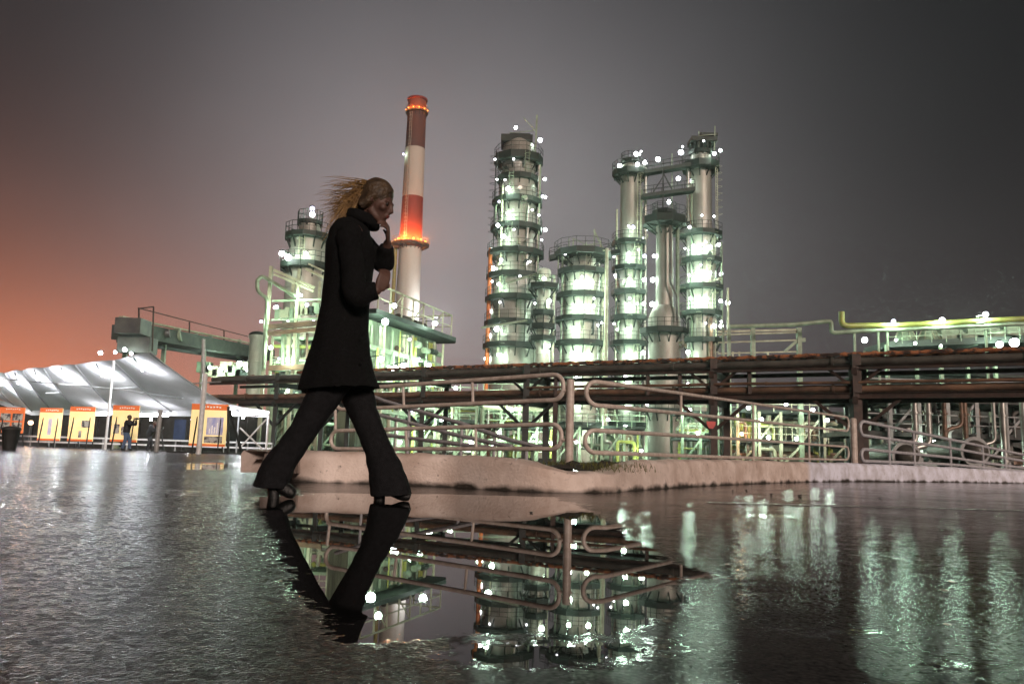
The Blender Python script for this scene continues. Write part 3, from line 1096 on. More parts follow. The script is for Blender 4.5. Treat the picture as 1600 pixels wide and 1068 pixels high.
    def lamp(s, px, py, power=260, r=0.26, colour='g', bulb='bulb', front=None, w=60, off=(0, 0, 0)):
        """front=None: lamp hangs beside the column; front=True: on the platform edge before the shell"""
        Y = s.y if front is None else s.y - s.r(w) - 0.9
        p = at(px, py, Y)
        d = Vector((s.x - p.x, s.y - p.y, 0))
        arm = p + d.normalized() * min(0.9, max(0.3, d.length - s.r(w) * 0.9)) + Vector((0, 0, r * 1.2))
        lamp(s.t, p, power, r, colour, bulb, arm=arm, off=off)

    def glints(s, pys, w, n=2):
        """small unshaded bulbs along the deck edges"""
        for py in pys:
            for _ in range(n):
                a = R(rnd.uniform(190, 350))
                r0 = s.r(w) * .98
                p = Vector((s.x + r0 * math.cos(a), s.y + r0 * math.sin(a), s.z(py) + rnd.uniform(.9, 2.2)))
                b = MB().bar(p - Vector((0, 0, .7)), p + Vector((0, 0, .1)), .05)
                o = b.build('lamp', 'deck', s.t)
                MB().ball(p + Vector((0, 0, .15)), .12, 6).build('lamp_glass', 'bulb', o, smooth=True)

    def clutter(s, pys, w, n=3, m=('green', 'cream', 'silver', 'deck')):
        """valves, nozzles and short pipes round the shell between decks"""
        for py in pys:
            for _ in range(n):
                a = R(rnd.uniform(195, 345))
                r0 = s.r(w)
                z = s.z(py) + rnd.uniform(0.6, 2.2)
                c, q = math.cos(a), math.sin(a)
                k = rnd.random()
                b = MB()
                if k < 0.4:
                    L = rnd.uniform(0.4, 0.8)
                    b.tube([(s.x + r0 * .97 * c, s.y + r0 * .97 * q, z), (s.x + (r0 + L) * c, s.y + (r0 + L) * q, z)], 0.14, 8)
                    b.tube([(s.x + (r0 + L) * c, s.y + (r0 + L) * q, z), (s.x + (r0 + L + .1) * c, s.y + (r0 + L + .1) * q, z)], 0.26, 10)
                    b.build('nozzle', rnd.choice(m), s.t, smooth=True)
                elif k < 0.75:
                    L = rnd.uniform(1.0, 2.6)
                    r1 = r0 + rnd.uniform(.25, .5)
                    pts = [(s.x + r0 * .9 * c, s.y + r0 * .9 * q, z), (s.x + r1 * c, s.y + r1 * q, z), (s.x + r1 * c, s.y + r1 * q, z + L),
                           (s.x + r0 * .9 * c, s.y + r0 * .9 * q, z + L)]
                    b.tube(arc_path(pts, .25), rnd.uniform(.07, .14), 8).build('side_pipe', rnd.choice(m), s.t, smooth=True)
                else:
                    b.box((s.x + (r0 + .25) * c, s.y + (r0 + .25) * q, z), (.5, .35, .7), rz=a)
                    b.build('junction_box', rnd.choice(m), s.t)


# ---- column A: the tall many-decked one
A = Tower('distillation_column', 801, 560, 98, 'tallest and darkest column, standing left of the others, with nine dark decks and an orange-lit riser')
A.shell([(None, 74), (505, 72), (430, 70), (425, 62), (290, 60), (286, 56), (262, 56), (262, 56), (228, 50), (222, 40)], 'shell')
A.dome(222, 40)
for py, w, i_ in ((540, 96, 74), (505, 94, 72), (467, 94, 71), (432, 92, 70), (396, 92, 62), (357, 84, 61), (316, 82, 60), (280, 70, 56)):
    A.platform(py, w, i_, 150, 400, skirt=0.55)
A.platform(248, 80, 54, 0, 360, 10, skirt=0.9, rail=1.2)
b = MB()
zt = A.z(229)
for k in range(8):
    a = R(k * 45 + 22)
    b.bar((A.x + 1.7 * math.cos(a), A.y + 1.7 * math.sin(a), zt - 1.2), (A.x + 1.7 * math.cos(a), A.y + 1.7 * math.sin(a), zt), 0.12)
b.box((A.x - .3, A.y, zt + 0.55), (4.0, 3.2, 0.9))
b.box((A.x + .1, A.y, zt + 1.1), (2.6, 2.2, 0.5))
b.build('top_hood', 'deck', A.t)
b = MB()
m0 = at(836, 248, 97)
b.bar(m0, at(839, 180, 97), 0.22)
b.bar(at(838, 206, 97), at(818, 184, 97), 0.10)
b.bar(at(796, 208, 97), at(838, 204, 97), 0.08)
b.bar(at(793, 248, 97), at(797, 206, 97), 0.10)
b.build('davit_mast', 'green', A.t)
A.riser(None, 392, 197, 84, 0.26, 'orange')
A.riser(None, 262, 335, 78, 0.12, 'green')
A.riser(560, 300, 232, 76, 0.13, 'cream')
A.riser(540, 330, 300, 70, 0.18, 'silver')
A.riser(None, 250, 352, 68, 0.2, 'silver')
for a_, b_, ang in ((570, 505, 250), (505, 467, 280), (467, 432, 245), (432, 396, 285), (396, 357, 255), (357, 316, 285), (316, 280, 255), (280, 248, 290)):
    A.ladder(a_, b_, ang, 80)
A.ladder(392, 240, 190, 74, 'deck')
A.clutter((550, 520, 480, 440, 405, 370, 330, 295), 66, 3)
for px, py, fr, pw in ((806, 199.5, None, 220), (844, 219, None, 220), (851, 280, None, 260), (794, 295, 1, 520), (852, 308, None, 260), (780, 315, 1, 300),
                       (794, 333, 1, 560), (778, 352, 1, 300), (852, 359, None, 260), (786, 369, 1, 420), (768, 390, None, 200), (783, 406, 1, 480),
                       (770, 419, None, 260), (779, 444, 1, 520), (766, 486, None, 240), (776, 514, 1, 420), (764, 524, None, 240), (779, 554, 1, 650),
                       (760, 560, None, 240), (848, 307, 1, 300)):
    A.lamp(px, py, pw * 1.15, 0.24, front=fr, w=66)
b = MB()
for (xa, ya, xb, yb) in ((752, 512, 824, 500), (790, 442, 838, 428), (824, 432, 862, 446)):
    b.bar(at(xa, ya, 93), at(xb, yb, 93), 0.22)
b.build('stair_stringer', 'green', A.t)

A.glints((540, 505, 467, 432, 396, 357, 316, 280), 86, 2)

# ---- small column A2 in front
A2 = Tower('small_column', 847, 560, 92, 'slender short column standing in front of the tallest one, at its right foot')
A2.shell([(None, 25), (500, 25), (500, 22), (424, 22)], 'shell_pale', 28)
A2.dome(424, 22, 'shell_pale')
for py, w in ((446, 52), (487, 40), (508, 44), (527, 46)):
    A2.platform(py, w, 24, 160, 380, 8, skirt=0.5, rail=1.0)
for a_, ang in ((None, 340), (None, 10)):
    A2.riser(a_, 430, ang, 34, 0.13, 'cream')
A2.lamp(858, 470, 260, 0.2, front=1, w=24)
A2.lamp(857, 540, 420, 0.2, front=1, w=24)
A2.lamp(850, 435, 200, 0.2, front=1, w=24)
A2.clutter((540, 500, 460), 22, 2)

# ---- column B
B = Tower('distillation_column', 908, 560, 97, 'short wide column with five brightly lit bays under a flat decked top')
B.shell([(None, 60), (430, 60), (424, 56), (419, 42), (400, 42), (396, 40)], 'shell_pale')
for py, w in ((425, 82), (462, 84), (498.5, 84), (536, 86), (580, 88), (622, 88), (662, 88)):
    B.platform(py, w, 61, 165, 400, 14, skirt=0.5)
B.platform(396, 92, 40, 0, 360, 10, skirt=0.7, rail=1.3)
b = MB()
for px_, y0_, y1_ in ((872, 420, 392), (888, 420, 373), (895, 394, 372), (928, 398, 358), (915, 394, 378), (938, 394, 376)):
    b.bar(at(px_, y0_, 96), at(px_ + 1, y1_, 96), 0.16)
b.bar(at(872, 388, 96), at(940, 380, 96), 0.12)
b.bar(at(928, 360, 96), at(942, 388, 96), 0.2)
b.bar(at(895, 372, 96), at(915, 382, 96), 0.1)
b.build('davit_mast', 'green', B.t)
B.riser(None, 400, 200, 70, 0.14, 'green')
B.riser(None, 430, 330, 68, 0.2, 'cream')
B.riser(None, 415, 318, 64, 0.12, 'silver')
for a_, b_, ang in ((580, 536, 285), (536, 498, 265), (498, 462, 285), (462, 425, 262), (425, 396, 280)):
    B.ladder(a_, b_, ang, 66, 'cream')
for px, py, fr, pw in ((901, 440, 1, 900), (925, 440, 1, 700), (898, 477, 1, 1000), (927, 478, 1, 800), (897, 513, 1, 900), (895, 552, 1, 1000), (922, 553, 1, 450),
                       (939.5, 439, None, 240), (938, 476, None, 260), (936, 524, None, 160), (936, 552, None, 260), (901, 591, 1, 700), (900, 627, 1, 800), (929, 667, 1, 800)):
    B.lamp(px, py, pw, 0.27 if fr is None else 0.22, front=fr, w=60)
B.clutter((545, 505, 468, 432), 60, 2)

B.glints((536, 498, 462, 425), 82, 2)
# tall pale pole between B and C
t = empty('tall_pole', (at(946, 560, 94).x, 94, 0), 'tall thin pale pole between the short wide column and the next one', 'pole')
bx = at(946, 560, 94)
MB().tube([(bx.x, 94, 0), (bx.x, 94, z_for(bx.x, 94, 388))], [0.34, 0.2], 10).build('shaft', 'cream', t, smooth=True)
MB().tube([(bx.x - .5, 94, z_for(bx.x, 94, 391)), (bx.x + .5, 94, z_for(bx.x, 94, 391))], 0.06, 6).build('cross_arm', 'cream', t)

# ---- column C
C = Tower('distillation_column', 982, 560, 99, 'slim column with a bright cluster of lamps on its crown, second tall one from the left')
C.shell([(None, 38), (380, 37), (376, 31), (268, 30), (262, 28)], 'shell')
C.dome(262, 28)
for py, w in ((379, 56), (419, 56), (456, 57), (495.5, 58), (535, 60), (580, 60), (622, 60), (660, 60)):
    C.platform(py, w, 38, 170, 400, 10, skirt=0.5)
C.platform(270, 58, 30, 0, 360, 10, skirt=0.6, rail=1.2)
C.platform(252, 30, 10, 0, 360, 8, skirt=0.25, rail=1.0)
C.riser(None, 262, 340, 50, 0.2, 'silver', 20)
C.riser(None, 300, 318, 44, 0.12, 'green')
C.riser(None, 330, 200, 46, 0.12, 'cream')
for a_, b_, ang in ((379, 270, 300), (419, 379, 290), (456, 419, 265), (495, 456, 290), (535, 495, 265), (580, 535, 290)):
    C.ladder(a_, b_, ang, 46, 'cream')
for px, py, fr, pw in ((994, 240.5, None, 260), (968, 259, None, 260), (996, 257, 1, 240), (1008, 254, None, 160), (989, 355, 1, 520), (983, 396, 1, 900),
                       (983, 436, 1, 950), (983, 474, 1, 950), (982, 513, 1, 850), (980, 551, 1, 1000), (977, 588, 1, 900), (977, 628, 1, 800), (977, 667, 1, 900),
                       (1007, 400, 1, 240), (1007, 437, 1, 300), (1006, 474, 1, 300), (1005, 551, 1, 300), (1007, 370, None, 160)):
    C.lamp(px, py, pw, 0.27 if fr is None else 0.22, front=fr, w=38)
C.clutter((545, 505, 468, 432, 395), 38, 2)

C.glints((535, 495, 456, 419, 379, 268), 54, 2)
# ---- column D: stepped, unlit
D = Tower('stepped_column', 1038, 560, 90, 'brownish grey column with a wide foot and a narrow upper shaft, in front between two lamp lit ones')
D.shell([(None, 50), (497, 49), (482, 36), (478, 27), (352, 26)], 'shell', 36)
D.dome(352, 26)
D.platform(343, 72, 26, 0, 360, 9, skirt=0.8, rail=1.2)
D.platform(516, 76, 49, 150, 400, 12, skirt=0.5, rail=1.1)
D.platform(332, 40, 8, 0, 360, 8, skirt=0.3, rail=1.0)
D.platform(640, 70, 50, 170, 370, 12, skirt=0.3, rail=1.0)
b = MB()
P = [at(1047, 352, 88.2), at(1047, 440, 88.2), at(1057, 462, 88.2), at(1058, 500, 87.6)]
b.tube(arc_path(P, .4), 0.13, 8).build('riser_pipe', 'grey_pipe', D.t, smooth=True)
D.riser(None, 350, 350, 38, 0.14, 'green')
D.riser(None, 345, 5, 44, 0.12, 'cream')
D.ladder(516, 343, 342, 44, 'green')
D.lamp(1045, 315.5, 220, 0.24)
D.lamp(1022, 400, 200, 0.22)
D.lamp(1020, 437, 200, 0.22)
D.lamp(1019, 475, 200, 0.22)
D.clutter((560, 620), 49, 3)

# ---- column E
E = Tower('distillation_column', 1096, 560, 99, 'slim column on the far right of the tall ones, with a hooded top and three blazing bays half way')
E.shell([(None, 46), (364, 45), (360, 34), (262, 33), (245, 31)], 'shell')
E.dome(245, 31)
for py, w, i_ in ((366, 68, 45), (407, 66, 45), (449, 70, 45), (489, 66, 45), (531, 64, 45)):
    E.platform(py, w, i_, 160, 395, 12, skirt=0.5)
E.platform(258, 60, 33, 0, 360, 10, skirt=0.8, rail=1.2)
E.platform(238, 38, 12, 0, 360, 8, skirt=0.4, rail=1.0)
b = MB()
zt = E.z(226)
for k in range(6):
    a = R(k * 60)
    b.bar((E.x + 1.3 * math.cos(a), E.y + 1.3 * math.sin(a), zt - 1.6), (E.x + 1.3 * math.cos(a), E.y + 1.3 * math.sin(a), zt), 0.12)
b.box((E.x + .2, E.y, zt + .35), (3.3, 2.6, .6))
b.box((E.x + .9, E.y, zt + 1.1), (2.2, 2.0, .35))
b.build('top_hood', 'deck', E.t)
b = MB()
b.bar(at(1116, 240, 98), at(1117, 197, 98), 0.12)
b.bar(at(1092, 240, 98), at(1092, 205, 98), 0.10)
b.bar(at(1092, 212, 98), at(1119, 210, 98), 0.08)
b.build('davit_mast', 'green', E.t)
E.riser(None, 262, 200, 46, 0.22, 'silver', 20)
E.riser(None, 300, 222, 48, 0.12, 'green')
E.riser(None, 380, 340, 62, 0.14, 'green')
E.riser(None, 450, 350, 80, 0.16, 'cream')
MB().tube([(E.x + .6, E.y - E.r(46) - .25, 0), (E.x + .6, E.y - E.r(46) - .25, E.z(500))], 0.3, 10).build('riser_pipe', 'rust_pipe', E.t, smooth=True)
for a_, b_, ang in ((366, 258, 320), (407, 366, 300), (449, 407, 280), (489, 449, 300), (531, 489, 250), (580, 531, 300)):
    E.ladder(a_, b_, ang, 54, 'cream')
for px, py, fr, pw in ((1064, 238, None, 180), (1077, 282, None, 240), (1125.5, 235, None, 260), (1116, 240, 1, 200), (1077.5, 355, 1, 220), (1084, 385, 1, 1000),
                       (1109, 386, 1, 700), (1123, 382, None, 260), (1077, 430, 1, 850), (1090, 426, 1, 600), (1109, 426, 1, 850), (1127, 428, None, 280),
                       (1079, 466, 1, 850), (1105, 467, 1, 850), (1126, 470, 1, 260), (1137, 473, None, 200), (1116, 509, 1, 420), (1127, 509, None, 300), (1075, 550, 1, 420)):
    E.lamp(px, py, pw, 0.27 if fr is None else 0.22, front=fr, w=46)
E.clutter((545, 500, 460, 415, 375), 45, 2)

E.glints((531, 489, 449, 407, 366, 256), 64, 2)
# ---- walkways slung between C, D and E
def walkway(label, pa, pb, Y, wd=1.4, rail=True, lamps=()):
    a, b_ = at(*pa, Y), at(*pb, Y)
    t = empty('walkway', ((a.x + b_.x) / 2, Y, min(a.z, b_.z)), label, 'walkway', 'walkways between the columns')
    MB().bar(a, b_, wd, 0.45).build('deck', 'deck', t)
    for s_ in (-wd / 2, wd / 2):
        m = MB()
        o = Vector((0, s_, 0))
        for hz in (0.6, 1.15):
            m.bar(a + o + Vector((0, 0, hz)), b_ + o + Vector((0, 0, hz)), 0.06)
        n = max(2, int((b_ - a).length / 1.2))
        for k in range(n + 1):
            q = a.lerp(b_, k / n) + o
            m.bar(q, q + Vector((0, 0, 1.15)), 0.06)
        m.build('railing', 'deck', t)
    for px, py, pw in lamps:
        q = at(px, py, Y - wd / 2)
        lamp(t, q, pw, 0.26, arm=Vector((q.x, Y, a.lerp(b_, 0.5).z + 1.1)))
    return t


walkway('upper walkway sloping up between the crowns of the two slim columns', (1006, 271), (1078, 259), 98, lamps=((1028, 249, 260),))
walkway('lower walkway just over the narrow top of the stepped column', (1003, 308), (1084, 297), 97, lamps=((1060, 279, 260),))
walkway('walkway from the flat decked top of the short column to the tallest one', (858, 404), (885, 398), 97)
walkway('short walkway joining the short wide column to the slim one beside it', (940, 399), (968, 394), 97)
walkway('walkway between the stepped column and the far right slim one, at mid height', (1050, 366), (1078, 362), 97)
b = MB()
b.bar(at(1018, 305, 96.5), at(1036, 276, 96.5), .14)
b.bar(at(1050, 296, 96.5), at(1036, 270, 96.5), .14)
b.bar(at(1036, 345, 96.5), at(1036, 262, 96.5), .14)
tag(b.build('steel_brace', 'deck'), 'dark splayed steel brace under the upper walkway', 'brace')
b = MB().bar(at(1050, 560, 99), at(1050, 240, 99), 0.12)
tag(b.build('lightning_rod', 'green'), 'thin rod rising behind the narrow shaft of the stepped column', 'rod')

# ---- column F: left, partly behind the woman
Fh = Tower('round_tank_tower', 470, 560, 78, 'squat round tower with a lamp on top, behind the left stair frame')
Fh.shell([(None, 62), (420, 62), (410, 56), (374, 54), (368, 34), (350, 32)], 'shell')
Fh.dome(350, 32)
Fh.platform(370, 74, 54, 0, 360, 12, skirt=0.4)
Fh.platform(416, 82, 58, 0, 360, 12, skirt=0.5)
Fh.platform(348, 40, 12, 0, 360, 8, skirt=0.25)
for px, py, fr, pw in ((440.5, 396, 1, 520), (478, 396, 1, 620), (450, 402, 1, 420), (488, 326, None, 130), (488, 335, None, 240), (471, 347, None, 160)):
    Fh.lamp(px, py, pw, 0.26, front=fr, w=56, bulb='bulb')
MB().bar(at(488, 350, 78), at(487, 322, 78), .12).build('mast', 'green', Fh.t)
Fh.ladder(416, 370, 265, 60, 'cream')

# ================================================================ chimney
ch = Tower('chimney', 637, 470, 185, 'tall red and white banded factory chimney glowing orange at two rings', 'chimney', None)
wd = lambda py: 29.5 + (py - 156) * 0.026
for y0_, y1_, m_n in ((None, 388, 'ch_white'), (388, 309, 'ch_red'), (309, 233, 'ch_white'), (233, 157, 'ch_top')):
    z0 = 0 if y0_ is None else ch.z(y0_)
    z1 = ch.z(y1_)
    r0, r1 = ch.r(wd(y0_ or 640)), ch.r(wd(y1_))
    n = 8
    prof_ = [(r0 + (r1 - r0) * k / n, z0 + (z1 - z0) * k / n) for k in range(n + 1)]
    MB().lathe((ch.x, ch.y), prof_, 48).build('band', m_n, ch.t, smooth=True)
rt = ch.r(wd(157))
zt = ch.z(157)
MB().lathe((ch.x, ch.y), [(rt, zt - .3), (rt + .25, zt - .2), (rt + .25, zt + .25), (rt - .4, zt + .25), (rt - .5, zt - 2)], 48).build('rim', 'ch_red', ch.t, smooth=True)
ch.platform(382, 60, 35, 0, 360, 18, skirt=0.35, rail=1.3)
ch.platform(176, 37, 30, 0, 360, 16, skirt=0.3, rail=1.2)
for k in range(6):
    a = R(198 + k * 30)
    r0 = ch.r(49)
    p = Vector((ch.x + r0 * math.cos(a), ch.y + r0 * math.sin(a), ch.z(378)))
    lamp(ch.t, p, 9000, 0.26, 'r', 'bulb_red', arm=Vector((ch.x, ch.y, p.z)).lerp(p, 0.8))
    r0 = ch.r(36)
    p = Vector((ch.x + r0 * math.cos(a), ch.y + r0 * math.sin(a), ch.z(174)))
    lamp(ch.t, p, 1000, 0.16, 'r', 'bulb_red', arm=Vector((ch.x, ch.y, p.z)).lerp(p, 0.8))
zb = ch.z(245)
lamp(ch.t, (ch.x - ch.r(34), ch.y - 1.5, zb), 260, 0.3, 'g', 'bulb_cool', arm=(ch.x, ch.y - 1.5, zb + .3))
ch.riser(None, 388, 188, 46, 0.45, 'ochre')
ch.ladder(388, 182, 250, 38, 'ch_white')
fl = at(664, 400, 183)
lamp(ch.t, Vector((ch.x + 7, ch.y - 3, ch.z(500))), 8000, 0.5, 'w', 'bulb', vis=False, arm=Vector((ch.x + 2, ch.y, ch.z(500))))  # wash light added to brighten the chimney, built without glass


# ================================================================ steel structures
def post(t, x, y, z0, z1, w, m, name='post'):
    MB().box((x, y, (z0 + z1) / 2), (w, w, z1 - z0)).box((x, y, z0 + .05), (w * 1.7, w * 1.7, .1)).build(name, m, t)


def frame(label, name, x0, x1, y0, y1, zs, nb, mp='green', md='deck', pipes=10, wpost=0.3, rail=True, cat='steel frame', brace=True, group='steel frames of the plant', pm=None,
          vessels=2, floors=True):
    """open process structure: posts, floor beams, handrails, braces, pipes and vessels between floors"""
    t = empty(name, ((x0 + x1) / 2, (y0 + y1) / 2, 0), label, cat, group)
    xs = [x0 + (x1 - x0) * k / nb for k in range(nb + 1)]
    for x in xs:
        for y in (y0, y1):
            post(t, x, y, 0, zs[-1], wpost, mp)
    for z in zs:
        b = MB()
        for y in (y0, y1):
            b.box(((x0 + x1) / 2, y - 0.004, z), (x1 - x0 + wpost, wpost * .8, wpost * 1.1))
        for x in xs:
            b.box((x, (y0 + y1) / 2, z - .01), (wpost * .7, y1 - y0, wpost))
        b.build('floor_beam', md, t)
        if floors:
            MB().box(((x0 + x1) / 2, (y0 + y1) / 2, z + wpost * .62), (x1 - x0, y1 - y0 - .3, .06)).build('floor_grating', md, t)
        if rail:
            b = MB()
            for hz in (.6, 1.15):
                b.box(((x0 + x1) / 2, y0 - wpost * .5 - .05, z + hz), (x1 - x0, .06, .06))
            n = int((x1 - x0) / 1.3)
            for k in range(n + 1):
                b.box((x0 + (x1 - x0) * k / max(1, n), y0 - wpost * .5 - .05, z + .6), (.055, .055, 1.2))
            b.build('railing', mp, t)
    lv = [0] + list(zs)
    if brace:
        for i in range(len(lv) - 1):
            for k in range(nb):
                if (i + k) % 2 == 0:
                    MB().bar((xs[k], y0 + .02, lv[i] + .1), (xs[k + 1], y0 + .02, lv[i + 1] - .1), .14).build('brace', mp, t)
    cols = pm or ['cream', 'green', 'silver', 'yellow', 'green', 'cream']
    for _ in range(pipes):
        i = rnd.randrange(len(lv) - 1)
        x = rnd.uniform(x0, x1)
        y = rnd.uniform(y0 - .3, y0 + (y1 - y0) * .6)
        r = rnd.uniform(.07, .2)
        z0_, z1_ = lv[i] + .1, lv[i + 1] + rnd.uniform(-.6, .1)
        dx = rnd.uniform(-2.5, 2.5)
        xe = max(x0, min(x1, x + dx))
        k = rnd.random()
        if k < .4:
            pts = [(x, y, z0_), (x, y, z1_)]
        elif k < .8:
            zm = rnd.uniform(z0_ + .3, z1_)
            pts = [(x, y, z0_), (x, y, zm), (xe, y, zm), (xe, y, z1_ if rnd.random() < .5 else z0_)]
        else:
            zm = rnd.uniform(z0_ + .3, z1_)
            pts = [(x0, y, zm), (x1, y, zm)]
        mm = rnd.choice(cols)
        b = MB().tube(arc_path(pts, .3), r, 8)
        for q in (0.33, .7):       # flanges on the first leg
            v0, v1 = Vector(pts[0]), Vector(pts[1])
            c = v0.lerp(v1, q)
            d = (v1 - v0).normalized() * .07
            b.tube([c - d, c + d], r * 1.6, 10)
        b.build('pipe', mm, t, smooth=True)
    for _ in range(vessels):
        i = rnd.randrange(len(lv) - 1)
        h = lv[i + 1] - lv[i]
        x = rnd.uniform(x0 + 1, x1 - 1)
        y = (y0 + y1) / 2 + .3
        if rnd.random() < .5:
            r = min(h * .28, 1.0)
            z = lv[i] + r + .35
            L = rnd.uniform(1.5, 3)
            b = MB().tube([(x - L / 2 - .35, y, z), (x - L / 2 - .2, y, z), (x - L / 2, y, z), (x + L / 2, y, z), (x + L / 2 + .2, y, z), (x + L / 2 + .35, y, z)], [r * .4, r * .8, r, r, r * .8, r * .4], 18)
            b.box((x - L / 3, y, z - r * .8), (.2, r * 1.4, r)).box((x + L / 3, y, z - r * .8), (.2, r * 1.4, r))
        else:
            r = rnd.uniform(.4, .8)
            b = MB().lathe((x, y), [(r * .6, lv[i]), (r, lv[i] + .3), (r, lv[i] + h * .7), (r * .8, lv[i] + h * .78), (.05, lv[i] + h * .84)], 18)
        b.build('vessel', rnd.choice(cols), t, smooth=True)
    return t


def flamp(t, px, py, Y, power=260, r=0.16, colour='g', bulb='bulb'):
    p = at(px, py, Y)
    lamp(t, p, power, r, colour, bulb, arm=p + Vector((0, .5, r * 1.2)), off=(0, 0, 0))


def xr(px, Y, py=640):
    return at(px, py, Y).x


# plant seen below and through the pipe trestle
f1 = frame('pale green process frame at ground level directly left of the tallest column', 'process_frame', xr(585, 66), xr(745, 66), 66, 71, (3.0, 5.2), 5, 'green', 'deck', 34, .24)
f2 = frame('process frame at ground level in front of the tallest column', 'process_frame', xr(755, 70), xr(868, 70), 70, 75, (2.8, 5.4), 4, 'green', 'deck', 30, .24)
f3 = frame('process frame at ground level before the short wide column and the slim one', 'process_frame', xr(872, 74), xr(1010, 74), 74, 79, (3.2,), 4, 'green', 'deck', 16, .22, vessels=1)
f4 = frame('process frame at ground level to the right of the stepped column', 'process_frame', xr(1066, 74), xr(1150, 74), 74, 79, (2.4, 4.8), 3, 'green', 'deck', 22, .24)
f5 = frame('cream lit process frame right of all the columns, under the trestle', 'process_frame', xr(1152, 62), xr(1320, 62), 62, 67, (2.0, 4.3), 5, 'cream', 'deck', 40, .22,
           pm=['cream', 'rust_pipe', 'cream', 'silver', 'yellow'])
f6 = frame('dim process frame far left behind the legs of the woman', 'process_frame', xr(425, 66), xr(575, 66), 66, 71, (3.0, 5.0), 4, 'green', 'deck', 22, .24)
f7 = frame('dark process frame at the right edge, under the trestle and behind the four-bar railing', 'process_frame', xr(1345, 46), xr(1660, 46), 46, 52, (2.2, 4.2), 7, 'grey_pole', 'dark', 40, .22,
           pm=['grey_pipe', 'silver', 'dark', 'rust_pipe'])
for t_, Y_, ls in ((f1, 65, ((643, 641, 220), (712, 606, 260), (681, 600, 200), (625, 690, 260), (690, 655, 360), (735, 690, 260), (600, 655, 240), (660, 672, 300))),
                   (f2, 69, ((771, 697, 300), (861, 692, 300), (854, 661, 260), (800, 640, 420), (770, 615, 360), (835, 680, 300), (820, 590, 300), (780, 675, 380))),
                   (f3, 73, ((1002, 703.6, 300), (900, 690, 420), (950, 655, 360), (1011, 631, 320), (1002, 640, 260))),
                   (f4, 73, ((1078, 640, 360), (1090, 676, 420), (1120, 610, 360), (1140, 650, 300), (1075, 600, 380))),
                   (f5, 61, ((1154.5, 625, 110), (1169.5, 637, 110), (1228, 631, 120), (1292.5, 656, 90), (1159, 677.5, 200), (1201, 683, 170), (1244.5, 685, 140), (1190, 655, 120), (1270, 640, 90))),
                   (f6, 65, ((505, 640, 260), (560, 620, 300), (450, 610, 200), (540, 675, 260))),
                   (f7, 45.3, ((1459, 691, 160), (1477, 691, 120)))):
    for k, (px, py, pw) in enumerate(ls):
        warm = t_ is f5 and py > 670 and px < 1170
        flamp(t_, px, py, Y_, pw, 0.15, 'o' if warm else 'g', 'bulb_warm' if warm else ('bulb' if k < 3 else 'bulb'))

f8 = frame('tall lit process frame behind the left stair frame', 'process_frame', xr(418, 74), xr(540, 74), 74, 79, (4.0, 7.6, 10.6), 3, 'cream', 'green', 44, .24, rail=True, vessels=4)
for px, py, pw in ((436, 560, 420), (460, 530, 420), (486, 560, 420), (450, 500, 360), (490, 500, 300)):
    flamp(f8, px, py, 73, pw, .12)
# sheet walls behind the ground-level plant that catch the light
for lb, a, b_, Y_, z_, m_n in (('low pale green sheet-metal shed behind the leftmost process frames', 520, 760, 86, 5.4, 'wall_green'),
                               ('pale green sheet-metal shed at the feet of the columns', 765, 1140, 108, 7.0, 'wall_green'),
                               ('cream sheet-metal shed behind the frame right of the columns', 1142, 1330, 84, 5.0, 'wall_green')):
    xa, xb = xr(a, Y_), xr(b_, Y_)
    t = empty('plant_shed', ((xa + xb) / 2, Y_ + 3, 0), lb, 'shed', 'sheds of the plant')
    MB().box(((xa + xb) / 2, Y_ + 3, z_ / 2), (xb - xa, 6, z_)).build('wall', m_n, t)
    MB().box(((xa + xb) / 2, Y_ + 3, z_ + .1), (xb - xa + .8, 6.8, .2)).build('roof', 'dark', t)
    n = int((xb - xa) / 3.2)
    for k in range(n):
        x = xa + (xb - xa) * (k + .5) / n
        f = MB().box((x, Y_ - .03, z_ * .55), (1.6, .08, 1.3)).build('window', 'dark', t)

# stout vertical pipes under the trestle at the right
t = empty('pipe_bank', (at(1500, 640, 44).x, 44, 0), 'bank of stout upright pipes, some lit orange, under the trestle at the right', 'pipes')
for px, y1_, w_, m_n in ((1429, 690, 10, 'silver'), (1450, 694, 10, 'silver'), (1475, 735, 7, 'rust_pipe'), (1507, 735, 8, 'rust_pipe'), (1502, 665, 6, 'rust_pipe'),
                         (1552, 690, 6, 'silver'), (1566, 735, 10, 'silver'), (1598, 735, 9, 'silver')):
    x = at(px, 640, 44).x
    zt_ = 4.6
    zb_ = max(0.0, z_for(x, 44, y1_))
    r_ = w_ / 2 * 44 / F_PX
    pts = [(x, 44, zt_), (x, 44, zb_)]
    if zb_ > .3:
        pts += [(x - .9, 44.0, zb_ - .25), (x - 1.0, 44, 0)]
    b = MB().tube(arc_path(pts, .3), r_, 12)
    for z in (zb_ + .5, 3.3):
        b.tube([(x, 44, z - .05), (x, 44, z + .05)], r_ * 1.45, 12)
    b.build('pipe', m_n, t, smooth=True)
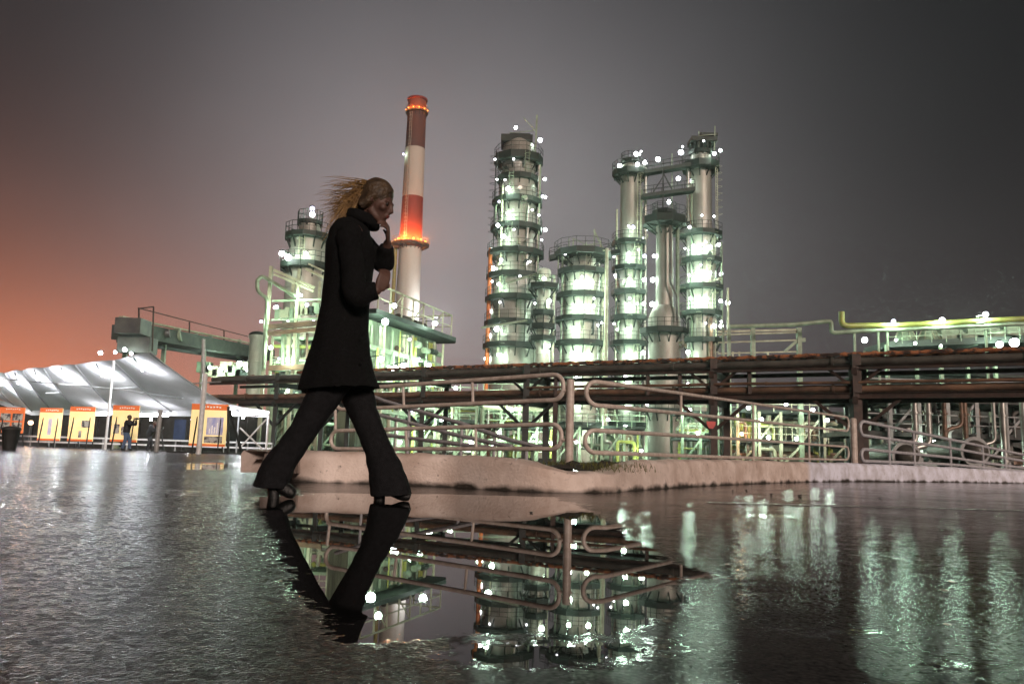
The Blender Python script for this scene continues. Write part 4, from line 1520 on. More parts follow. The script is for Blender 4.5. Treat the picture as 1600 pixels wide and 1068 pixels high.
for px, py, lb in ((1415, 712, 'round-headed horizontal vessel behind the four-bar railing, the left of two'), (1522, 705, 'round-headed horizontal vessel behind the four-bar railing, the right of two')):
    c = at(px, py, 36)
    t = empty('horizontal_vessel', (c.x, 37, 0), lb, 'vessel', 'horizontal vessels by the railing')
    MB().tube([(c.x, 35.4, c.z), (c.x, 35.6, c.z), (c.x, 36, c.z), (c.x, 39, c.z), (c.x, 39.4, c.z)], [.15, .42, .55, .55, .3], 20).build('shell', 'grey_pipe', t, smooth=True)
    MB().tube([(c.x, 35.9, c.z), (c.x, 36.0, c.z)], .66, 20).build('flange', 'grey_pole', t, smooth=True)
    MB().box((c.x, 36.6, c.z / 2), (.7, .2, c.z)).build('saddle', 'dark', t)
    MB().box((c.x, 38.4, c.z / 2), (.7, .2, c.z)).build('saddle', 'dark', t)

# ================================================================ pipe trestle crossing the view
RA, RB = Vector((at(330, 600, 53.8).x, 53.8, 0)), Vector((at(1680, 560, 30.6).x, 30.6, 0))
rd = (RB - RA).normalized()
rn = Vector((-rd.y, rd.x, 0))
tr = empty('pipe_trestle', (RA + RB) / 2, 'long rusty pipe trestle of two tiers crossing the view behind the railing', 'pipe trestle')


def tr_at(px, py=620):
    d = at(px, py, 1.0)
    dx, dy = d.x, d.y
    den = dx * rd.y - dy * rd.x
    t_ = (RA.x * rd.y - RA.y * rd.x) / den
    return Vector((dx * t_, dy * t_, 0))


TOP = 5.2
for px in (432, 505, 661, 822, 1114, 1337):
    c = tr_at(px)
    w = .28 if px < 800 else (.42 if px == 1337 else .36)
    mm = 'dark' if px < 900 else 'rust'
    for s_ in (0.0, 2.4):
        q = c + rn * s_
        b = MB().bar(q, q + Vector((0, 0, TOP - .1)), w, w * .9)
        b.box((q.x, q.y, .12), (w * 2, w * 2, .24))
        b.build('post', mm, tr)
    b = MB()
    for z in (3.1, 4.35):
        b.bar(c - rn * .3 + Vector((0, 0, z)), c + rn * 2.7 + Vector((0, 0, z)), .22, .3)
    b.build('cross_beam', mm, tr)
    for sg in (-1, 1):
        MB().bar(c + Vector((0, 0, 1.7)) - rn * .02, c + rd * sg * 1.8 + Vector((0, 0, 3.2)) - rn * .02, .14).build('knee_brace', mm, tr)
        if px > 800:
            MB().bar(c + Vector((0, 0, 3.6)) - rn * .02, c + rd * sg * 1.1 + Vector((0, 0, 4.5)) - rn * .02, .12).build('knee_brace', mm, tr)
for px in (868, 1012, 1062, 1171):
    c = tr_at(px)
    MB().bar(c + Vector((0, 0, 3.3)), c + Vector((0, 0, 4.5)), .16).build('hanger', 'rust', tr)
c = tr_at(868)
MB().bar(c, c + Vector((0, 0, 3.3)), .24).build('post', 'rust', tr)


def along(off, z, r, m, name='pipe', u0=0.0, u1=1.0, wob=0.03):
    pts = []
    n = 60
    for k in range(n + 1):
        u = u0 + (u1 - u0) * k / n
        q = RA.lerp(RB, u) + rn * off
        pts.append((q.x, q.y, z + wob * noise.noise((u * 25, off * 3, z))))
    b = MB().tube(pts, r, 12)
    for k in range(4, n, 9):
        v0, v1 = Vector(pts[k]), Vector(pts[k + 1])
        d = (v1 - v0).normalized() * .05
        b.tube([v0 - d, v0 + d], r * 1.35, 12)
    b.build(name, m, tr, smooth=True)


def girder(off, z, w, h, m, name='girder', u0=0.0, u1=1.0):
    b = MB()
    n = 1
    a_, c_ = RA.lerp(RB, u0) + rn * off, RA.lerp(RB, u1) + rn * off
    up = Vector((0, 0, z))
    b.bar(a_ + up, c_ + up, w * .25, h * .8)
    b.bar(a_ + up + Vector((0, 0, h * .45)), c_ + up + Vector((0, 0, h * .45)), w, h * .1)
    b.bar(a_ + up - Vector((0, 0, h * .45)), c_ + up - Vector((0, 0, h * .45)), w, h * .1)
    b.build(name, m, tr)


girder(-.12, 4.52, .22, .18, 'rust')
girder(-.12, 3.30, .22, .26, 'rust')
girder(2.5, 4.52, .22, .18, 'rust')
girder(2.5, 3.30, .22, .26, 'rust')
along(.12, 4.80, .17, 'grey_pipe')
along(.6, 4.86, .22, 'rust_pipe')
along(1.3, 4.84, .18, 'grey_pipe')
along(1.9, 4.82, .14, 'rust_pipe')
along(.15, 3.62, .17, 'rust_pipe')
along(.62, 3.60, .15, 'rust_pipe')
along(1.2, 3.64, .19, 'grey_pipe')
along(1.9, 3.60, .15, 'grey_pipe')
along(-.10, 3.88, .07, 'rust_pipe', 'small_pipe', .5, 1.0)
# torn wrapping on the topmost line
pts, rr_ = [], []
for k in range(1100):
    u = .16 + .84 * k / 419
    q = RA.lerp(RB, u) + rn * .05
    pts.append((q.x, q.y, 5.12 + .05 * noise.noise((u * 160, 0, 0))))
    rr_.append(.075 + .05 * (noise.noise((u * 240, 3, 1)) + .3))
MB().tube(pts, rr_, 8).build('wrapped_line', 'wrap', tr, smooth=True)
pts2 = [(x + .25, y + .2, z - .12 + .03 * noise.noise((x * 3, 0, 0))) for x, y, z in pts]
MB().tube(pts2, [r_ * .8 for r_ in rr_], 8).build('wrapped_line', 'wrap', tr, smooth=True)
# red sign on the trestle post
c = tr_at(1114)
p = at(1111, 663, c.y - .35)
t = empty('red_sign', p, 'small red shield-shaped sign on the rusty trestle post right of the stepped column', 'sign')
b = MB()
w = .21
sh = [(-w, .15), (w, .15), (w * .95, 0), (w * .45, -.18), (-w * .45, -.18), (-w * .95, 0)]
vs = [(p.x + a, p.y + s_, p.z + c_) for s_ in (-.02, .02) for a, c_ in sh]
b.add(vs, [tuple(range(6))[::-1], tuple(range(6, 12))] + [(k, (k + 1) % 6, 6 + (k + 1) % 6, 6 + k) for k in range(6)])
b.build('plate', 'redsign', t)
MB().bar(p + Vector((0, .02, .05)), p + Vector((0, .35, .05)), .06).build('bracket', 'dark', t)

# ================================================================ right-hand upper structures
# building mass behind the trestle on the right
x0_, x1_ = at(1372, 560, 74).x, at(1720, 560, 74).x
t = empty('compressor_house', ((x0_ + x1_) / 2, 77, 0), 'long dark compressor house behind the trestle at the right', 'building')
zr = 8.9
MB().box(((x0_ + x1_) / 2, 78, zr / 2), (x1_ - x0_, 8, zr)).build('wall', 'wall_dark', t)
MB().box(((x0_ + x1_) / 2, 78, zr + .12), (x1_ - x0_ + .8, 8.8, .24)).build('roof', 'deck', t)
for k in range(6):
    x = x0_ + (x1_ - x0_) * (k + .5) / 6
    MB().box((x, 73.95, 5.6), (2.0, .1, 1.2)).build('window', 'dark', t)

Yd = 66
t = empty('cooler_deck', (at(1480, 540, Yd).x, Yd, at(1480, 545, Yd).z), 'raised pale green cooler deck with railings above the trestle at the right', 'deck')
a, b_ = at(1385, 538, Yd), at(1660, 527, Yd)
zd = (a.z + b_.z) / 2
for x in (a.x, a.x + 4.5, a.x + 9, b_.x):
    post(t, x, Yd, 0, a.z, .25, 'green')
    post(t, x, Yd + 4, 0, a.z, .25, 'green')
MB().bar(a + Vector((0, 2, 0)), b_ + Vector((0, 2, 0)), 4.4, .5).build('deck', 'deck', t)
m = MB()
for s_ in (-.2,):
    for hz in (.6, 1.2):
        m.bar(a + Vector((0, s_, hz)), b_ + Vector((0, s_, hz)), .06)
    for k in range(13):
        q = a.lerp(b_, k / 12) + Vector((0, s_, 0))
        m.bar(q, q + Vector((0, 0, 1.2)), .06)
m.build('railing', 'green', t)
for px, py in ((1503, 527), (1545, 520), (1580, 512), (1480, 520), (1520, 512)):
    q = at(px, py, Yd + 1.5)
    MB().box((q.x, q.y, q.z - .3), (1.8, 1.6, .9)).box((q.x, q.y, q.z + .25), (1.3, 1.1, .25)).build('cooler_box', 'green', t)
for px, py, pw, r_ in ((1351, 531, 800, .2), (1585, 535, 1300, .34), (1562, 538, 700, .24), (1430, 536, 260, .12), (1470, 540, 200, .1), (1400, 531, 260, .1)):
    flamp(t, px, py, Yd - 1.2, pw, r_)
for px, lb in ((1415, 'pale lit cone-shaped hopper on the raised deck, the left of a pair'), (1451, 'pale lit cone-shaped hopper on the raised deck, the right of a pair')):
    q = at(px, 536, Yd + 1.2)
    t = empty('hopper', q, lb, 'hopper', 'cone hoppers on the raised deck')
    MB().lathe((q.x, q.y), [(.95, q.z - .05), (.95, q.z + .2), (.42, q.z + 1.25), (.42, q.z + 1.4)], 10).build('cone', 'green', t)
    m = MB()
    for k in range(8):
        a_ = R(k * 45)
        m.bar((q.x + .98 * math.cos(a_), q.y + .98 * math.sin(a_), q.z + .2), (q.x + .45 * math.cos(a_), q.y + .45 * math.sin(a_), q.z + 1.3), .08)
    m.build('rib', 'cream', t)

# yellow-green pipeline on top with its upright end
Yp = 60
yp = empty('yellow_pipeline', (at(1450, 510, Yp).x, Yp, at(1450, 510, Yp).z), 'thick yellow-green pipe running right from an upright elbow, above the trestle', 'pipe')
P = [at(1315, 487, Yp), at(1315, 509, Yp), at(1400, 508, Yp), at(1480, 504, Yp), at(1560, 500, Yp), at(1660, 495, Yp)]
MB().tube(arc_path(P, .5), .22, 14).build('pipe', 'yellow', yp, smooth=True)
P = [at(1140, 510, Yp), at(1240, 507, Yp), at(1299, 501, Yp), at(1299, 520, Yp), at(1345, 517, Yp), at(1400, 515, Yp), at(1660, 503, Yp)]
MB().tube(arc_path(P, .3), .16, 12).build('lower_pipe', 'green', yp, smooth=True)
for px in (1335, 1372, 1386, 1540, 1640):
    q = at(px, 516, Yp)
    MB().bar((q.x, q.y, 0), q, .14).build('support_post', 'green', yp)
for px, py, pw in ((1396, 502, 1000), (1472, 500, 1000), (1540, 491, 1000)):
    q = at(px, py, Yp - .5)
    lamp(yp, q, pw, .24, arm=q + Vector((.0, .5, -.3)))
for px, py in ((1525, 494), (1525, 505)):
    q = at(px, py, Yp - .2)
    MB().bar(q, at(px + 14, py - 2, Yp - .2), .08).build('lamp_bracket', 'green', yp)

# pipe bridge frame between column E and the yellow pipe
Yb = 62
pb = empty('pipe_bridge', (at(1190, 540, Yb).x, Yb, 0), 'pale green pipe bridge on two posts just right of the tall columns', 'pipe bridge')
for px, w in ((1176, .32), (1248, .34), (1139, .22), (1130, .16)):
    q = at(px, 512, Yb)
    post(pb, q.x, Yb, 0, q.z, w, 'green')
for ya, yb2, w in ((518, 515, .16), (523, 519, .12), (535, 531, .12), (552, 549, .1)):
    MB().bar(at(1122, ya, Yb), at(1250, yb2, Yb), w).build('bridge_beam', 'cream', pb)
b = MB().bar(at(1226, 549, Yb), at(1250, 528, Yb), .2).bar(at(1248, 531, Yb), at(1258, 531, Yb), .3)
b.build('gusset', 'green', pb)
for px in (1145, 1155, 1200):
    MB().bar(at(px, 560, Yb), at(px, 549, Yb), .12).build('stub_pipe', 'cream', pb)

# ================================================================ left steel stair frame and heat-exchanger house
Yl = 62
lf = empty('stair_frame', (at(450, 560, Yl).x, Yl, 0), 'pale steel stair frame with diagonal flights at the left of the woman', 'stair frame')
for px, y_, w in ((427, 416, .26), (471, 420, .22), (512, 440, .24)):
    q = at(px - 3, y_, Yl)
    post(lf, q.x, Yl, 0, q.z, w, 'cream')
    post(lf, q.x + .6, Yl + 4.5, 0, q.z, w, 'cream')
for (xa, ya, xb, yb, w, mm) in ((428, 422, 492, 450, .22, 'cream'), (428, 428, 490, 455, .16, 'cream'), (478, 420, 512, 436, .2, 'cream'), (482, 412, 520, 430, .12, 'cream'),
                                (425, 470, 520, 467, .14, 'green'), (424, 500, 520, 497, .14, 'green'), (420, 511, 520, 503, .38, 'rust_pipe'), (418, 521, 520, 512, .30, 'rust_pipe'),
                                (420, 575, 520, 572, .4, 'rust_pipe')):
    MB().bar(at(xa, ya, Yl - .05), at(xb, yb, Yl - .05), w).build('beam', mm, lf)
for px in (443, 451, 466, 480, 497):
    MB().tube([at(px, 520, Yl + .5), at(px - 1, 575, Yl + .5)], rnd.uniform(.1, .2), 8).build('pipe', rnd.choice(['cream', 'green', 'rust_pipe']), lf, smooth=True)
for k in range(9):
    px = 434 + k * 7.5
    MB().box(at(px, rnd.uniform(480, 494), Yl + 2), (rnd.uniform(.3, .6), .4, rnd.uniform(.4, 1.2))).build('valve_box', rnd.choice(['deck', 'green', 'cream']), lf)
P = [at(464, 466, Yl - .6), at(440, 449, Yl - .6), at(410, 431, Yl - .6), at(402, 437, Yl - .6), at(402, 455, Yl - .6), at(418, 466, Yl - .6), at(415, 512, Yl - .6), at(412, 575, Yl - .6)]
MB().tube(arc_path(P, .4), .15, 10).build('loop_pipe', 'green', lf, smooth=True)
for px, py, pw, r_ in ((432, 479.5, 420, .2), (479.5, 476, 300, .16), (470, 461, 420, .12), (408, 502, 160, .13), (423, 543, 300, .16), (450, 560, 500, .12), (500, 540, 500, .12), (430, 480, 200, .12)):
    flamp(lf, px, py, Yl - .7, pw, r_, bulb='bulb_cool' if px in (408, 479.5) else 'bulb')

# heat exchanger house G: a wall running away to the right under a slab roof
gA = at(565, 500, 58.6)
gB = at(700, 520, 73)
gA = Vector((gA.x, 58.6, 0))
gB = Vector((gB.x - .4, 72, 0))
gd = (gB - gA).normalized()
gn = Vector((-gd.y, gd.x, 0))
if gn.y < 0:
    gn = -gn
zR = 10.7
hx = empty('exchanger_house', (gA + gB) / 2, 'lit pale green exchanger house with a dark slab roof, right of the woman', 'building')
up = lambda z: Vector((0, 0, z))
ge = gA.lerp(gB, .90)
vs = [gA, ge, ge + gn * 5, gA + gn * 1.6]
b = MB().add([v + up(0) for v in vs] + [v + up(zR - .5) for v in vs], [(0, 1, 5, 4), (1, 2, 6, 5), (2, 3, 7, 6), (3, 0, 4, 7), (4, 5, 6, 7)])
b.build('wall', 'wall_green', hx)
gr_ = gA.lerp(gB, 1.06)
b = MB()
vs = [gA - gn * 1.5 - gd * .5, gr_ - gn * 1.5 - gd * 1.2, gr_ - gn * .9, gr_ + gn * 3.5, gr_ + gn * 5.0 - gd * 1.0, gA + gn * 1.9 - gd * .5]
b.add([v + up(zR - .35) for v in vs] + [v + up(zR) for v in vs], [tuple(range(6))[::-1], tuple(range(6, 12))] + [(k, (k + 1) % 6, 6 + (k + 1) % 6, 6 + k) for k in range(6)])
b.build('roof', 'deck', hx)
m = MB()
ra_, rb_ = gA - gn * 1.3, gA.lerp(gB, .93) - gn * 1.3
N_ = 7
for hz, w in ((.9, .07), (1.9, .12)):
    m.bar(ra_ + up(zR + hz), rb_ + up(zR + hz), w)
    m.bar(rb_ + up(zR + hz), rb_ + gn * 5 + up(zR + hz), w)
for k in range(N_ + 1):
    q = ra_.lerp(rb_, k / N_)
    m.bar(q + up(zR), q + up(zR + 1.9), .12)
    if k < N_ and k % 2:
        m.bar(q + up(zR + .1), ra_.lerp(rb_, (k + 1) / N_) + up(zR + 1.8), .08)
for k in (1, 2):
    q = rb_ + gn * 2.5 * k
    m.bar(q + up(zR), q + up(zR + 1.9), .12)
m.build('roof_railing', 'cream', hx)
for k in range(2):
    q = ra_.lerp(rb_, .55 + .2 * k) + gn * 2.2
    MB().tube([q + up(zR + .6), q + gd * 2.0 + up(zR + .6)], .5, 14).build('roof_vessel', 'rust', hx, smooth=True)
for z, w in ((8.0, .35), (5.6, .3), (3.4, .3)):
    MB().bar(gA - gn * .5 + up(z), ge - gn * .5 + up(z), .5, w).build('pipe_tray', 'green', hx)
for k in range(46):
    u = rnd.uniform(.02, .98)
    q = gA.lerp(ge, u) - gn * rnd.uniform(.15, 1.0)
    z0_, z1_ = rnd.choice([(0, 9.8), (3.4, 8), (5.6, 9.9), (0, 5.6), (5.6, 8), (3.4, 9.8)])
    r_ = rnd.uniform(.05, .17)
    pts = [q + up(z0_), q + up(z1_)]
    if rnd.random() < .35:
        q2 = q + gd * rnd.uniform(-1.5, 1.5)
        zm = (z0_ + z1_) / 2
        pts = [q + up(z0_), q + up(zm), q2 + up(zm), q2 + up(z1_)]
    MB().tube(arc_path(pts, .3), r_, 8).build('pipe', rnd.choice(['green', 'cream', 'green', 'silver', 'yellow']), hx, smooth=True)
for k in range(14):
    u = rnd.uniform(.3, .98)
    q = gA.lerp(ge, u) - gn * .7
    z_ = rnd.choice([9.2, 8.6, 6.4, 4.2]) + rnd.uniform(-.3, .3)
    MB().tube([q + up(z_), q + gd * .9 + up(z_)], rnd.uniform(.18, .32), 12).build('valve', rnd.choice(['green', 'rust', 'deck', 'cream']), hx, smooth=True)
# end balcony
q = ge + gd * .2
b = MB().bar(q + up(7.0) - gn * .4, q + up(7.0) + gn * 3, 1.2, .2)
for k in range(4):
    z_ = 7.0 + 1.2
    p_ = q + gd * .6 + gn * (k * 1.1 - .4)
    b.bar(p_ + up(7), p_ + up(z_), .07)
b.bar(q + gd * .6 - gn * .4 + up(8.2), q + gd * .6 + gn * 3 + up(8.2), .07)
b.bar(q + up(5.4), q + gd * .8 + up(6.9), .14)
b.build('balcony', 'green', hx)


def onG(px, py, off=1.3):
    """a point in front of the house wall seen at this pixel"""
    d = at(px, py, 1.0)
    a = gA - gn * off
    den = d.x * gd.y - d.y * gd.x
    t_ = (a.x * gd.y - a.y * gd.x) / den
    return at(px, py, d.y * t_)


for px, py, pw, off in ((616, 477.5, 300, 1.9), (602, 502.6, 700, 1.6), (679.6, 505, 260, 2.0), (595, 561, 600, 1.6), (631, 572, 700, 1.4), (617, 576, 500, 1.4), (655, 560, 420, 1.4),
                        (640, 530, 500, 1.7), (670, 570, 400, 1.5)):
    p = onG(px, py, off)
    vis = (px, py) not in ((640, 530), (655, 560))
    lamp(hx, p, pw, .22 if vis else .1, arm=p + gn * .9 + up(.2))

# ================================================================ conveyor gallery on the far left
Yg = 66
cg = empty('cooler_gallery', (at(300, 560, Yg).x, Yg + 3, 0), 'long grey-green cooler gallery with a thin handrail, sloping down behind the white tent', 'gallery')
q0_, q1_ = at(190, 514, 60), at(400, 552, 84)
MB().bar(q0_ + Vector((0, 1.5, 0)), q1_ + Vector((0, 1.5, 0)), 3.2, 1.15).build('gallery_body', 'gallery', cg)
MB().bar(q0_ + Vector((0, -.3, .9)), q1_ + Vector((0, -.3, .9)), .35, .14).build('top_chord', 'cream', cg)
MB().bar(q0_ + Vector((0, -.3, -.95)), q1_ + Vector((0, -.3, -.95)), .35, .25).build('bottom_chord', 'dark', cg)
bq = at(208, 511, 59)
MB().box(bq, (1.9, 1.8, 1.15)).build('end_box', 'aluminium', cg)
MB().box(at(215, 540, 59.5), (2.4, 1.4, 1.2)).build('lower_box', 'aluminium', cg)
m = MB()
ha, hb = at(216, 481, 59), at(393, 527, 82)
m.bar(ha, hb, .07)
m.bar(at(216, 482, 59), at(240, 479, 59), .08)
m.bar(at(240, 479, 59), at(238, 548, 59), .09)
for px, ya, yb in ((217, 481, 505), (296, 503, 526), (350, 516, 538)):
    Yq = 59 + (px - 216) / 177 * 23
    m.bar(at(px, ya, Yq), at(px, yb, Yq), .1)
m.build('handrail', 'rust', cg)
for k in range(10):
    px = 235 + k * 16
    Yq = 61 + (px - 216) / 177 * 23
    q = at(px, 524 + (px - 235) * .17, Yq)
    MB().tube([q, q + Vector((rnd.uniform(1, 2), .3, rnd.uniform(-.3, .3)))], rnd.uniform(.3, .55), 12).build('fan_duct', rnd.choice(['dark', 'green', 'aluminium']), cg, smooth=True)
for px, Yq in ((195, 62), (255, 66), (318, 72), (372, 80)):
    q = at(px, 560, Yq)
    post(cg, q.x, Yq, 0, at(px, 530, Yq).z, .3, 'green', 'support_post')
for k in range(7):
    px = 320 + k * 12
    Yq = 76
    MB().box(at(px, 574 + (k % 3) * 6, Yq), (1.2, 1.0, 1.0)).build('motor', rnd.choice(['green', 'cream', 'deck']), cg)
for px, py, pw, r_ in ((157, 551, 60, .15), (180, 550, 50, .12), (195, 546, 40, .15), (374.5, 568, 300, .22), (345, 577, 400, .24), (328, 574, 300, .2), (386, 577, 300, .18), (205, 552, 40, .12)):
    flamp(cg, px, py, 58 if px < 300 else 74, pw, r_)
# round drum beside the stair frame
dr = Tower('storage_drum', 400, 560, 70, 'small grey-green drum with a dark cap between the gallery and the stair frame', 'drum', None)
dr.shell([(None, 22), (531, 22), (528, 26), (524, 26)], 'shell_pale', 24)
dr.dome(524, 26, 'deck')

# ================================================================ white tent
def lerp(a, b, u):
    return a + (b - a) * u


FR = [(235, 550, 38.0), (178, 563, 42.0), (118, 569, 44.8), (68, 574, 47.0), (35, 578, 49.4), (8, 582, 51.7), (-18, 585, 54.0), (-44, 588, 56.5)]
ER = [(374, 641, 46.0), (268, 641, 49.0), (182, 640, 51.0), (122, 640, 53.0), (82, 640, 55.0), (50, 641, 57.0), (22, 632, 59.0), (-6, 622, 61.0)]
FR = [at(*q) for q in FR]
ER = [at(*q) for q in ER]
tent = empty('exhibition_tent', (FR[0].x, FR[0].y, 0), 'long white canopy tent glowing from lamps inside, at the left', 'tent')
U, V_ = 10, 14
for i in range(len(FR) - 1):
    b = MB()
    rows = []
    for v in range(V_ + 1):
        s_ = v / V_
        row = []
        for u in range(U + 1):
            q = u / U
            p = FR[i].lerp(FR[i + 1], q).lerp(ER[i].lerp(ER[i + 1], q), s_)
            bulge = .06 * math.sin(math.pi * q) * (1 - s_) ** 0.8 - .17 * math.sin(math.pi * s_) * (1 - .3 * math.sin(math.pi * q))
            p.z += bulge + .05 * noise.noise((p.x * 1.3, p.y * 1.3, 0))
            row.append(tuple(p))
        rows += row
    w_ = U + 1
    b.add(rows, [(v * w_ + u, v * w_ + u + 1, (v + 1) * w_ + u + 1, (v + 1) * w_ + u) for v in range(V_) for u in range(U)])
    b.build('canopy_bay', 'fabric', tent, smooth=True)
# sagging hip at the right end
G_ = at(420, 642, 44.0)
b = MB()
rows = []
for v in range(13):
    s_ = v / 12
    a_ = FR[0].lerp(ER[0], s_)
    c_ = FR[0].lerp(G_, s_)
    for u in range(7):
        q = u / 6
        p = a_.lerp(c_, q)
        p.z -= (.38 + .28 * q) * math.sin(math.pi * s_) + .06 * noise.noise((p.x * 1.5, p.y, q))
        rows.append(tuple(p))
b.add(rows, [(v * 7 + u, v * 7 + u + 1, (v + 1) * 7 + u + 1, (v + 1) * 7 + u) for v in range(12) for u in range(6)])
b.build('canopy_hip', 'fabric', tent, smooth=True)
# valance along the back eave
b = MB()
for i in range(len(ER) - 1):
    a_, c_ = ER[i], ER[i + 1]
    b.add([a_, c_, c_ - up(.34), a_ - up(.34)], [(0, 1, 2, 3)])
b.add([ER[0], G_, G_ - up(.34), ER[0] - up(.34)], [(0, 1, 2, 3)])
b.build('valance', 'fabric', tent)
for i in range(len(FR)):
    P = [FR[i].lerp(ER[i], s_ / 8) - up(.06 + .17 * math.sin(math.pi * s_ / 8)) for s_ in range(9)]
    MB().tube(P, .04, 6).build('rafter', 'grey_pole', tent, smooth=True)
    if i == 1:
        MB().tube([FR[i], (FR[i].x, FR[i].y, 0)], .07, 8).build('pole', 'white_pole', tent, smooth=True)
    if i in (0, 2, 4):
        MB().tube([ER[i], (ER[i].x, ER[i].y, 0)], .05, 8).build('pole', 'grey_pole', tent, smooth=True)
q = at(250, 641, 38)
MB().tube([at(251, 640, 38), (q.x, 38, 0)], .11, 8).build('pole', 'grey_pole', tent, smooth=True)
MB().tube([G_, (G_.x, G_.y, 0)], .06, 8).build('pole', 'white_pole', tent, smooth=True)
q = at(316, 640, 32)
MB().tube([(q.x, 32, 0), (q.x, 32, z_for(q.x, 32, 583))], .10, 10).build('pole', 'white_pole', tent, smooth=True)
q = at(318, 530, 62)
MB().tube([at(318, 590, 62), at(318, 530, 62)], .16, 8).build('pole', 'grey_pole', tent, smooth=True)
b = MB()
for (xa, ya, Ya, xb, yb, Yb_) in ((-40, 588, 55, 178, 607, 43), (178, 607, 43, 285, 622, 45), (72, 614, 50, 132, 611, 50), (178, 607, 46, 345, 596, 43), (105, 640, 55, 210, 612, 47)):
    b.tube([at(xa, ya, Ya), at(xb, yb, Yb_)], .04, 6)
b.build('tie_bar', 'grey_pole', tent)
b = MB()
for (xa, ya, xb, yb) in ((375, 668, 412, 703), (377, 697, 417, 654), (385, 650, 421, 648)):
    b.tube([at(xa, ya, 43), at(xb, yb, 43)], .045, 6)
b.build('cross_brace', 'white_pole', tent)
for i in range(len(FR) - 1):
    mdl = FR[i].lerp(FR[i + 1], .5)
    dn = (ER[i] - FR[i]).normalized()
    p = mdl + dn * .95 - up(.34)
    lamp(tent, p, 800 if i < 3 else 650, .05, 'w', 'bulb', arm=mdl + dn * .2 + up(.0))
for (pa, pb_) in (((212, 648, 48.5), (262, 648, 47.5)), ((330, 646, 46.5), (416, 646, 43.6)), ((140, 646, 51), (172, 646, 50))):
    a_, c_ = at(*pa), at(*pb_)
    MB().tube([a_, c_], .10, 8).build('valance_glow', 'bulb', tent, smooth=True)  # glowing tubes added so the valance band shines white
for pq, pw in (((380, 652, 43.5), 120), ((300, 655, 45.5), 60), ((236, 655, 47.5), 60)):  # lamps added to brighten the valance
    p = at(*pq)
    lamp(tent, p, pw, .08, 'w', 'bulb', arm=p + up(.2))

# ================================================================ posters on stands
PO = [(-4, 40, 636, 676, 45.0, 'wide poster board with a row of photos at the left edge, on dark legs', 'wide'),
      (58, 99, 637, 688, 47.0, 'narrow yellow poster board with an upright picture, second from the left', 'tower'),
      (105, 150, 635, 689, 44.0, 'yellow poster board with a small mid-right picture, third from the left', 'small'),
      (172, 219, 633, 690, 40.0, 'yellow poster board behind the person taking a photo', 'row'),
      (295, 357, 631, 697, 36.0, 'largest and nearest yellow poster board with a bluish refinery photo, right of the white pole', 'big')]
for xa, xb, ya, yb, Yq, lb, kd in PO:
    a_, c_ = at(xa, yb, Yq), at(xb, ya, Yq)
    x0q, x1q, z0q, z1q = a_.x, c_.x, at((xa + xb) / 2, yb, Yq).z, at((xa + xb) / 2, ya, Yq).z
    W_, H_ = x1q - x0q, z1q - z0q
    xm = (x0q + x1q) / 2
    t = empty('poster_board', (xm, Yq, 0), lb, 'poster', 'poster boards under the tent')
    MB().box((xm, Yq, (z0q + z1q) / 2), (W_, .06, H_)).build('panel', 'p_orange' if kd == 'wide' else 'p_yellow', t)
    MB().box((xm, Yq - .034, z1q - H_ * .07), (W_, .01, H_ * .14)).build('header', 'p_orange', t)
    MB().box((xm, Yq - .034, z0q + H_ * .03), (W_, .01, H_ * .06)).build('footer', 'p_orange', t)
    b = MB()
    for k in range(7):
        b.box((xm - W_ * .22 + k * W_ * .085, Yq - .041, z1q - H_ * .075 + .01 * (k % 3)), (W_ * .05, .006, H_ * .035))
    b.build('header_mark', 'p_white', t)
    pics = {'wide': [(-.24, .12, .40, .28), (.24, .12, .40, .28), (-.24, -.22, .40, .28), (.24, -.22, .40, .28)], 'tower': [(0, -.08, .16, .5)],
            'small': [(.18, .0, .34, .2), (-.02, -.3, .12, .2)], 'row': [(-.3, -.15, .22, .26), (.0, -.2, .24, .24)], 'big': [(.18, -.02, .46, .42), (.16, -.34, .5, .16)]}[kd]
    for cx_, cz_, pw_, ph_ in pics:
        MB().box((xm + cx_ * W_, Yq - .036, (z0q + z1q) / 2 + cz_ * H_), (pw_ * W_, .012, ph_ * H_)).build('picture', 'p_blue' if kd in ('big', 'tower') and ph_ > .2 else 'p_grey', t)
    if kd == 'big':      # the tower silhouettes within the photo
        b = MB()
        for k, hh in enumerate((.12, .2, .16, .26, .1)):
            b.box((xm + (.04 + k * .07) * W_, Yq - .045, z0q + H_ * (.30 + hh / 2)), (W_ * .03, .006, H_ * hh))
        b.build('picture_tower', 'p_white', t)
    for sx in (-.32, .32):
        b = MB().bar((xm + sx * W_, Yq + .05, z1q - .2), (xm + sx * W_ * 1.1, Yq - .25, 0), .05)
        b.bar((xm + sx * W_, Yq + .05, z1q - .2), (xm + sx * W_ * .9, Yq + .7, 0), .05)
        b.build('leg', 'dark', t)
# black empty display frames right of the big poster
t = empty('display_frame', (at(368, 700, 34).x, 34, 0), 'black empty A-shaped display frame right of the largest poster', 'frame')
b = MB()
b.bar(at(357, 635, 34), (at(357, 700, 34).x, 34, 0), .09)
b.build('upright', 'dark', t)
MB().bar(at(359, 642, 34), (at(384, 700, 34).x, 33.6, .04), .08).build('upright', 'dark', t)
MB().bar((at(262, 700, 34).x, 33.9, .05), (at(384, 700, 34).x, 33.6, .05), .07, .06).build('foot_bar', 'dark', t)
# bin
p = on_plane(14, 703)
t = empty('litter_bin', p, 'black litter bin on the asphalt below the leftmost poster', 'bin')
MB().lathe((p.x, p.y), [(.19, 0), (.26, .62), (.28, .66), (.24, .66)], 14).build('bin_body', 'dark', t, smooth=True)
MB().lathe((p.x, p.y), [(.29, .64), (.26, .72), (.05, .76)], 14).build('lid', 'dark', t, smooth=True)
